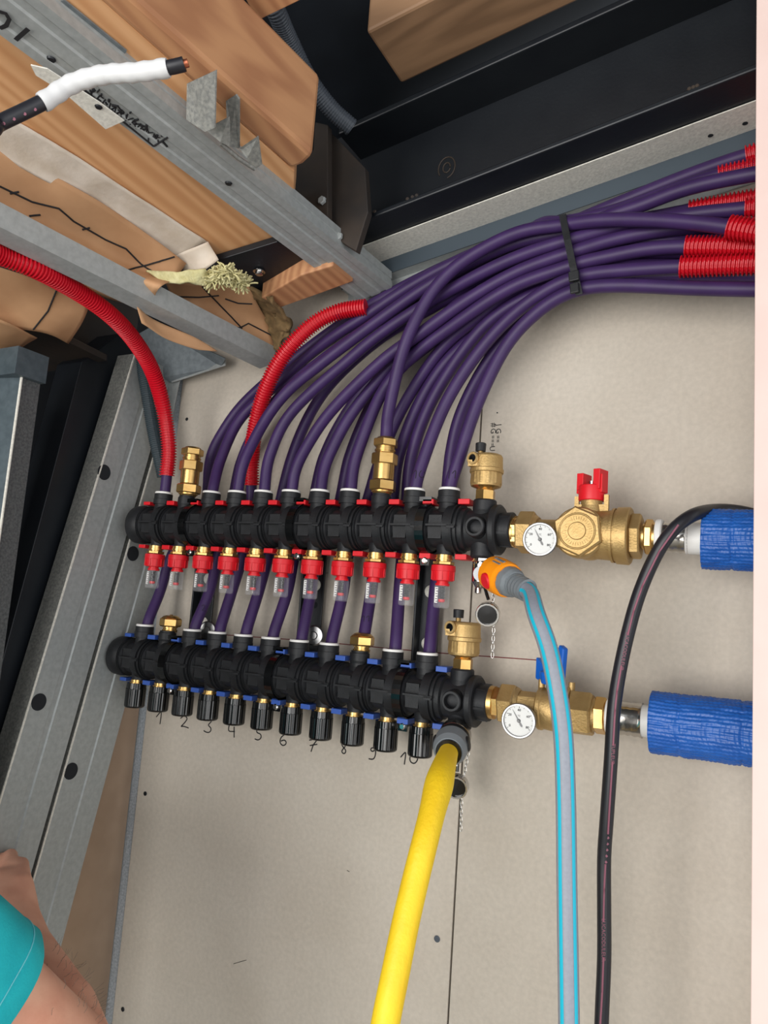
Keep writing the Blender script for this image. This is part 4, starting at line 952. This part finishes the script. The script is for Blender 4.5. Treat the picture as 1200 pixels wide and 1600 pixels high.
MB().box(hc, (.0125, .006, .013), R3).box(hc+Vector((.001, 0, -.015)), (.0105, .004, .013), R3).build('lock', M_BLK, ct, bevel=.0012)

# dark conduit behind the left red one
g2 = spline([P(222, 560, .865), P(230, 610, .872), P(238, 660, .885), P(247, 705, .893), P(256, 745, .905)], .003)
tag(corrug(MB(), g2, .0115, .0034, .0012, 16).build('corrugated_conduit', M_GREYC2), 'dark slate corrugated conduit hidden behind the left red conduit', 'conduit')

# ------------------------------------------------------------------ hoses
def drain(E, capc, Y, lab, h=.0):
    root = thing('drain_valve', E-UPV*.036, lab, 'valve')
    MB().hex(E, -UPV, .036, .0415, .0125, .001).rev(E, -UPV, [(.0415, .0085), (.044, .0085), (.044, .0115), (.066, .0115), (.070, .0085), (.074, .0060)], seg=24).rev(E+Vector((0, 0, -.055)), FRV+Vector((.35, 0, -.1)), [(0, .0095), (.022, .0095)], seg=20).build('body', M_CHROME, root)
    MB().rev(E+Vector((-.001, -.004, 0)), -UPV, [(.074, .0045), (.080, .0045), (.081, .003)], seg=12).build('spindle', M_CHROME, root)
    C = P(*capc, Y); s0 = E+Vector((.006, -.004, -.060)); s0b = Vector((C.x, C.y, C.z+.018))
    MB().tube([s0, s0.lerp(s0b, .5)+Vector((-.002, 0, 0)), s0b], .0022, 8).build('strap', M_BLKG, root)
    ch = MB(); e = [s0+Vector((.008, .004, 0)), s0b+Vector((.006, .006, -.02)), C+Vector((.006, .008, -.055))]
    q = even(spline(e, .003), .005)
    for k, p in enumerate(q[:-1]):
        d = (q[k+1]-p).normalized(); a_, u_, w_ = basis(d); 
        if k % 2: u_, w_ = w_, u_
        ch.tube([p+d*(.0038*math.cos(t))+u_*(.0018*math.sin(t)) for t in [j*PI/4 for j in range(9)]], .00045, 5, cap=False)
    ch.build('chain', M_CHROME, root)
    N = Vector((.22, -.97, -.25)).normalized()
    cp_ = MB().rev(C, N, [(-.008, .0130), (-.006, .0150), (.003, .0150), (.0042, .0142), (.0042, .0122), (.001, .0120)], seg=36, rf=lambda th, t: 1-(.02 if math.cos(th*20) > .5 else 0), cap=False).rev(C, N, [(-.008, .0130), (-.0081, .0001)], seg=24, cap=False).build('cap', M_CHROME, root)
    MB().rev(C+N*.0015, N, [(0, .0124), (.0002, .0001)], seg=30).build('cap_seal', M_BLKG, root)
drain(EU, (762, 960), .865, 'chrome drain valve under the upper manifold with a dangling round cap')
drain(EL, (713, 1229), .885, 'chrome drain valve under the lower manifold, its cap behind the yellow hose')
# orange hose connector
c0 = P(772, 896, .845); c1 = P(832, 927, .795); D = (c1-c0).normalized()*1.0; Lc = (c1-c0).length
oc = thing('hose_connector', c0, 'orange and grey quick hose connector on the upper drain valve', 'hose connector')
MB().rev(c0, D, [(-.005, .0180), (-.002, .0208), (.010, .0218), (.028, .0212), (.0325, .0200), (.0325, .0150)], seg=36).build('orange_shell', M_ORANGE, oc)
MB().rev(c0, D, [(.031, .0165), (.034, .0180), (.043, .0172), (.048, .0150)], seg=36, rf=lambda th, t: 1-(.03 if math.cos(th*8) > .6 else 0)).build('grey_nut', M_GREYP, oc)
mb = MB()
for k in range(4): mb.rev(c0, D, [(.047+.006*k, .0135-.0002*k), (.0515+.006*k, .0135-.0002*k)], seg=30)
mb.rev(c0, D, [(.047, .0112), (.071, .0112)], seg=24); mb.rev(c0, D, [(.070, .0128), (.073, .0130), (.073, .0102)], seg=30, cap=False)
mb.build('bend_guard', M_GREYP, oc)
a_, u_, w_ = basis(D); ck = (CAM-c0).normalized(); ck = (ck-D*ck.dot(D)).normalized(); side = D.cross(ck)
if side.z > 0: side = -side
gd = (ck*.80+side*.6).normalized()
MB().rev(c0+D*.016+gd*.0175, gd, [(0, .0100), (.004, .0095), (.0052, .0080), (.0052, .0001)], seg=24).build('red_grip', M_RED, oc)
gu = (ck*.62-side*.78).normalized(); gx = gu.cross(D)
MB().box(c0+D*.020+gu*.0218, (.016, .0035, .001), Matrix((D, gx, gu)).transposed()).box(c0+D*.0095+gu*.0220, (.002, .0035, .001), Matrix((D, gx, gu)).transposed()).box(c0+D*.020+gu*.0208-gx*.006, (.016, .0022, .001), Matrix((D, gx, gu)).transposed()).build('raised_logo', M_GREYP, oc)
e_ = c0+D*.062
hp_ = spline([e_, c0+D*.078, P(838, 960, .765), P(856, 1010, .755), P(870, 1075, .75), P(880, 1150, .75), P(884, 1250, .75), P(886, 1400, .745), P(889, 1600, .74), P(890, 1760, .735), P(890, 1760, .735)*1+Vector((0, 0, -.35)), Vector((-.10, -.28, .35)), Vector((-.12, -.34, .06)), Vector((-.25, -.6, .0105)), Vector((-.5, -1.2, .0105))], .006)
gh = thing('garden_hose', e_, 'grey garden hose with turquoise stripes hanging in front of the blue handle', 'hose')
MB().tube(hp_, .0098, 22).build('hose', M_GHOSE, gh)
for a in (.68, -.74, 2.5, -2.5): MB().tube(hp_, .0100, 4, a0=a-.20, a1=a+.20, cap=False, up=(CAM-P(880, 1200, .75)), fix=True).build('turquoise_stripe', M_TEAL, gh)
# lower grey and black connector with yellow hose
c0 = P(710, 1152, .86); c1 = P(697, 1186, .80); D = (c1-c0).normalized()
lc = thing('hose_connector', c0, 'grey and black quick connector on the lower drain valve holding the yellow hose', 'hose connector')
MB().rev(c0, D, [(-.012, .0175), (-.010, .0195), (.004, .0200), (.006, .0190)], seg=36).build('clear_ring', M_STEELP, lc)
MB().rev(c0, D, [(.004, .0180), (.006, .0200), (.014, .0205), (.016, .0195)], seg=36).build('black_ring', M_BLK, lc)
MB().rev(c0, D, [(.015, .0195), (.018, .0215), (.036, .0200), (.044, .0165), (.044, .0140)], seg=36, cap=False).build('grey_shell', M_GREYP, lc)
MB().rev(c0, D, [(.040, .0158), (.047, .0152), (.047, .0110)], seg=32).build('collar', M_BLKG, lc)
for sg in (-1, 1):
    g_ = (Vector((sg, -.15, .1))); g_ = (g_-D*g_.dot(D)).normalized(); MB().rev(c0+D*.024+g_*.0165, g_, [(0, .0095), (.0045, .0085), (.0055, .0065), (.0055, .0001)], seg=20).build('grip', M_BLK, lc)
yh = spline([c0+D*.036, c0+D*.052, P(690, 1210, .765), P(680, 1250, .735), P(664, 1315, .705), P(648, 1380, .69), P(632, 1450, .675), P(616, 1530, .66), P(602, 1600, .65), P(580, 1740, .63), P(580, 1740, .63)+Vector((-.03, -.01, -.3)), Vector((-.40, -.38, .35)), Vector((-.40, -.42, .07)), Vector((-.45, -.65, .014)), Vector((-.7, -1.3, .014))], .006)
def ry(i):
    return .0132+.0022*math.exp(-((i-13)/4)**2)-.0022*math.exp(-(i/5)**2)
tag(MB().tube(yh, ry, 26).build('yellow_hose', M_YEL), 'thick yellow hose hanging from the grey connector', 'hose')
# black cable looping over the blue insulation
bc = spline([P(1215, 815, .925), P(1160, 800, .91), P(1118, 797, .885), P(1080, 806, .835), P(1048, 832, .825), P(1022, 873, .825), P(998, 930, .825), P(981, 990, .825), P(968, 1050, .823), P(959, 1110, .82), P(955, 1180, .82), P(948, 1280, .825), P(944, 1340, .83), P(944, 1420, .83), P(944, 1500, .83), P(940, 1600, .83), P(936, 1760, .83), P(936, 1760, .83)+Vector((0, 0, -.4)), Vector((-.09, -.14, .3)), Vector((-.08, -.2, .05)), Vector((.0, -.5, .008)), Vector((.2, -1.1, .008))], .006)
bk_ = thing('cable', bc[0], 'black cable with pink stripe looping over the upper blue insulation', 'cable')
cbl = MB().tube(bc, .0072, 18).build('sheath', M_CABLE, bk_)
B = bvh_of([cbl])
def pstripe(pts): 
    q = []
    for (x0, y0), (x1, y1) in zip(pts, pts[1:]):
        n = max(2, int(math.hypot(x1-x0, y1-y0)/10)); q += [onto(B, x0+(x1-x0)*k/n, y0+(y1-y0)*k/n, .0) for k in range(n+1)]
    return [p for p in q if p]
ps = MB()
for pts in ([(1060, 820), (1030, 862), (1004, 915), (990, 955), (981, 992)], [(971, 1040), (964, 1080), (961, 1110), (958, 1165)], [(957, 1190), (953, 1250), (950, 1303)], [(946, 1350), (944, 1390), (943, 1440)], [(943, 1495), (941, 1550), (938, 1600)]):
    q = pstripe(pts)
    if len(q) > 2: ps.tube(q, .0011, 6)
for k in range(5):
    p = onto(B, 950-k*.8, 1309+k*9.5, 0)
    if p: ps.rev(p, (0, -1, 0), [(0, .0017), (.0003, .0015)], seg=4)
for s_, (x0, y0), (x1, y1) in (('LUCACODULEUR', (980, 995), (972, 1040)), ('TUPLEUR', (958, 1168), (957, 1188)), ('LUCACODULEUR', (943, 1445), (943, 1492))):
    c = onto(B, (x0+x1)/2, (y0+y1)/2, .0004); q = onto(B, x1, y1, .0004)
    if c and q: ps.add(*textmesh(s_, .0052, c, q-c, Vector((1, .45, 0))))
ps.build('pink_print', M_PINK, bk_)
# short taped cable at the top left
tcx = [Vector((-1.385, -.80, 1.93)), Vector((-.8, -.72, 1.92)), P(-70, 225, .28), P(0, 192, .30), P(70, 158, .32), P(110, 132, .33), P(160, 117, .34), P(215, 113, .35), P(268, 105, .36), P(288, 100, .364)]
sp2 = spline(tcx, .003)
tcb = thing('taped_cable', tcx[4], 'short cable end wrapped in white tape at the top left', 'cable')
k1 = next(i for i, p in enumerate(sp2) if (p-tcx[4]).length < .004); k2 = next(i for i, p in enumerate(sp2) if (p-tcx[8]).length < .004)
MB().tube(sp2[:k1+2], .0056, 16).build('sheath', M_CABLE, tcb); MB().tube(sp2[k2-2:], .0052, 16).build('sheath', M_CABLE, tcb)
MB().tube(sp2[k1:k2+1], lambda i: .0068+.0004*math.sin(i*1.7), 16).build('tape_wrap', M_WTAPE, tcb)
MB().tube([sp2[-1], sp2[-1]+(sp2[-1]-sp2[-2]).normalized()*.003], .0030, 10).build('copper_core', M_COPPER, tcb)
B = bvh_of([o for o in COL.objects if o.parent == tcb and o.name.startswith('sheath')]); mk = MB()
for px, py in ((6, 193), (22, 186), (39, 178), (55, 171)):
    p = onto(B, px, py, 0)
    if p: mk.rev(p, (CAM-p), [(-.001, .0012), (.0003, .0011)], seg=8)
if mk.v: mk.build('pink_dot', M_PINK, tcb)

# ------------------------------------------------------------------ person
def capsules(parts, vox, name, m, parent):
    mb = MB()
    for (a, b, ra, rb) in parts:
        a = Vector(a); b = Vector(b); L_ = (b-a).length; prof = []
        for k in range(7): th = PI/2*(1-k/6); prof.append((-ra*math.sin(th), max(.0004, ra*math.cos(th))))
        for k in range(7): th = PI/2*k/6; prof.append((L_+rb*math.sin(th), max(.0004, rb*math.cos(th))))
        mb.rev(a, (b-a) if L_ > 1e-6 else (0, 0, 1), prof, seg=20, curved=True)
    o = mb.build(name, m, parent)
    r = o.modifiers.new('r', 'REMESH'); r.mode = 'VOXEL'; r.voxel_size = vox; r.use_smooth_shade = True
    s = o.modifiers.new('s', 'SMOOTH'); s.iterations = 6; s.factor = .5
    dg = bpy.context.evaluated_depsgraph_get(); me = bpy.data.meshes.new_from_object(o.evaluated_get(dg)); old = o.data; o.modifiers.clear(); o.data = me; bpy.data.meshes.remove(old)
    for p in me.polygons: p.use_smooth = True
    return o
def C_(x, Y, z): return CAM+Vector((x, Y, z))
SH = C_(-.735, .315, -.185); EL_ = P(112, 1668, .60); WR = P(38, 1482, .66)
HC = P(18, 1428, .675)
pelvis = C_(-.70, .17, -.72); chest = C_(-.70, .20, -.33); neck = C_(-.70, .21, -.13); head = C_(-.70, .245, -.005)
per = thing('person', Vector((pelvis.x, pelvis.y, 0)), 'person in a turquoise t-shirt at lower left with one bent arm reaching up', 'person')
B_ = [(SH, EL_, .058, .046), (EL_, EL_.lerp(WR, .35), .045, .047), (EL_.lerp(WR, .3), WR, .047, .031),
      (pelvis+Vector((0, 0, -.02)), chest, .125, .135), (chest+Vector((-.09, 0, .08)), SH, .07, .058), (chest+Vector((0, 0, .05)), neck, .09, .058), (neck, head, .055, .06),
      (head+Vector((0, -.015, .03)), head+Vector((0, .015, .02)), .088, .082), (head+Vector((0, .03, -.04)), head+Vector((0, .06, -.055)), .05, .035)]
# other arm, bent in front of the body
S2_ = C_(-.86, .20, -.20); E2_ = C_(-.865, .30, -.46); W2_ = C_(-.80, .44, -.36)
B_ += [(chest+Vector((-.06, 0, .08)), S2_, .07, .058), (S2_, E2_, .052, .044), (E2_, W2_, .044, .03), (W2_, W2_+Vector((.03, .06, .02)), .028, .024)]
for k in range(4): q = W2_+Vector((.02+.012*k, .07, .03-.012*k)); B_ += [(q, q+Vector((.02, .03, .0)), .010, .009), (q+Vector((.02, .03, 0)), q+Vector((.03, .045, -.02)), .009, .008)]
# legs
for sx in (-1, 1):
    hp2 = pelvis+Vector((sx*.085, 0, -.06)); kn = Vector((hp2.x+sx*.01, hp2.y+.02, .48)); an = Vector((hp2.x+sx*.015, hp2.y-.02, .09))
    B_ += [(hp2, kn, .088, .058), (kn, an, .056, .036), (an+Vector((0, 0, -.045)), an+Vector((0, .14, -.055)), .036, .03)]
# the visible hand: palm, four fingers curled over the stud, thumb
hv_ = (HC-WR).normalized(); pn = Vector((-.35, .1, .93)).normalized()
palm1 = P(10, 1398, .69); B_ += [(WR, HC, .031, .030), (HC, palm1, .032, .034), (P(-15, 1420, .685), P(-15, 1392, .70), .030, .028), (P(34, 1425, .68), P(30, 1385, .69), .020, .018)]
kn_ = [P(34, 1368, .70), P(16, 1354, .705), P(-4, 1352, .71), P(-24, 1360, .715)]
for k, q in enumerate(kn_):
    d1 = Vector((-.028, .020, .004)); d2 = Vector((-.010, .012, -.022))
    B_ += [(palm1.lerp(q, .1), q, .017, .0115), (q, q+d1, .0112, .0098), (q+d1, q+d1+d2, .0096, .0082)]
tb = P(-45, 1420, .665); B_ += [(HC, tb, .017, .013), (tb, tb+Vector((-.008, .034, .020)), .0125, .0100), (tb+Vector((-.008, .034, .020)), tb+Vector((-.010, .058, .032)), .0100, .0085)]
for sx in (-1, 1): B_.append((head+Vector((sx*.082, -.005, .01)), head+Vector((sx*.086, -.012, .025)), .016, .014))
B_.append((head+Vector((0, .098, .015)), head+Vector((0, .112, -.012)), .011, .014))
bodyo = capsules(B_, .0045, 'body', M_SKIN, per)
for sx in (-1, 1):
    MB().rev(head+Vector((sx*.031, .088, .030)), (0, 1, 0), [(-.012, .0001), (-.009, .008), (0, .012), (.007, .009), (.010, .004), (.011, .0001)], seg=16, curved=True, cap=False).build('eye', M_EYEW, per)
MB().tube([head+Vector((-.024, .100, -.042)), head+Vector((0, .108, -.044)), head+Vector((.024, .100, -.042))], .004, 8).build('mouth', mat('lip', (170, 96, 84), .5), per)
capsules([(head+Vector((0, -.028, .042)), head+Vector((0, .012, .046)), .088, .084)], .006, 'hair', M_HAIR, per)
tee = [(pelvis+Vector((0, 0, -.02)), chest, .140, .150), (chest+Vector((-.05, 0, .07)), C_(-.86, .20, -.20), .085, .070), (chest+Vector((.02, .02, .07)), SH, .085, .075), (C_(-.86, .20, -.20), C_(-.862, .25, -.33), .068, .064), (chest+Vector((0, 0, .05)), neck+Vector((0, 0, -.02)), .10, .066)]
capsules(tee, .006, 'shirt', M_TEE, per)
# sleeve: open tube round the upper arm, with a stitched hem
axd = (EL_-SH).normalized(); Ls = (EL_-SH).length
hem = .69*Ls
def rsl(th, t): return 1+.05*math.sin(3*th+t*30)+.03*math.sin(5*th-t*50)
sl = MB().rev(SH, axd, [(-.01, .074), (hem*.5, .070), (hem-.022, .0645), (hem-.020, .0640), (hem, .0645), (hem+.001, .0630), (hem-.03, .0615), (0, .066)], seg=48, curved=True, rf=rsl, cap=False)
sl.build('sleeve', M_TEE, per)
MB().tube([SH+axd*(hem-.021)+((basis(axd)[1]*math.cos(t)+basis(axd)[2]*math.sin(t))*.0648*rsl(t, hem-.021)) for t in [k*2*PI/48 for k in range(49)]], .0007, 5).build('hem_stitching', mat('pale_stitch', (120, 215, 225), .8), per)
tr_ = [(pelvis+Vector((0, 0, -.01)), pelvis+Vector((0, 0, .03)), .135, .13)]
for sx in (-1, 1):
    hp2 = pelvis+Vector((sx*.085, 0, -.06)); kn = Vector((hp2.x+sx*.01, hp2.y+.02, .48)); an = Vector((hp2.x+sx*.015, hp2.y-.02, .12)); tr_ += [(hp2, kn, .100, .070), (kn, an, .070, .052)]
capsules(tr_, .008, 'trousers', M_JEAN, per)
# short arm hairs
hr = MB(); random.seed(2)
Bb = bvh_of([bodyo])
for k in range(70):
    t = random.uniform(.0, .8); p = EL_.lerp(WR, t); d = Vector((random.uniform(.1, 1), random.uniform(-.6, .6), random.uniform(.1, 1))).normalized()
    h = Bb.ray_cast(p+d*.12, -d)
    if h[0]: hr.tube([h[0], h[0]+(d+Vector((random.uniform(-.4, .4), random.uniform(-.3, .3), random.uniform(-.2, .5))))*.005, h[0]+(d+Vector((random.uniform(-.5, .5), 0, .4)))*.009], .00018, 3)
tag(hr.build('arm_hair', M_HAIR, per), kind='stuff')
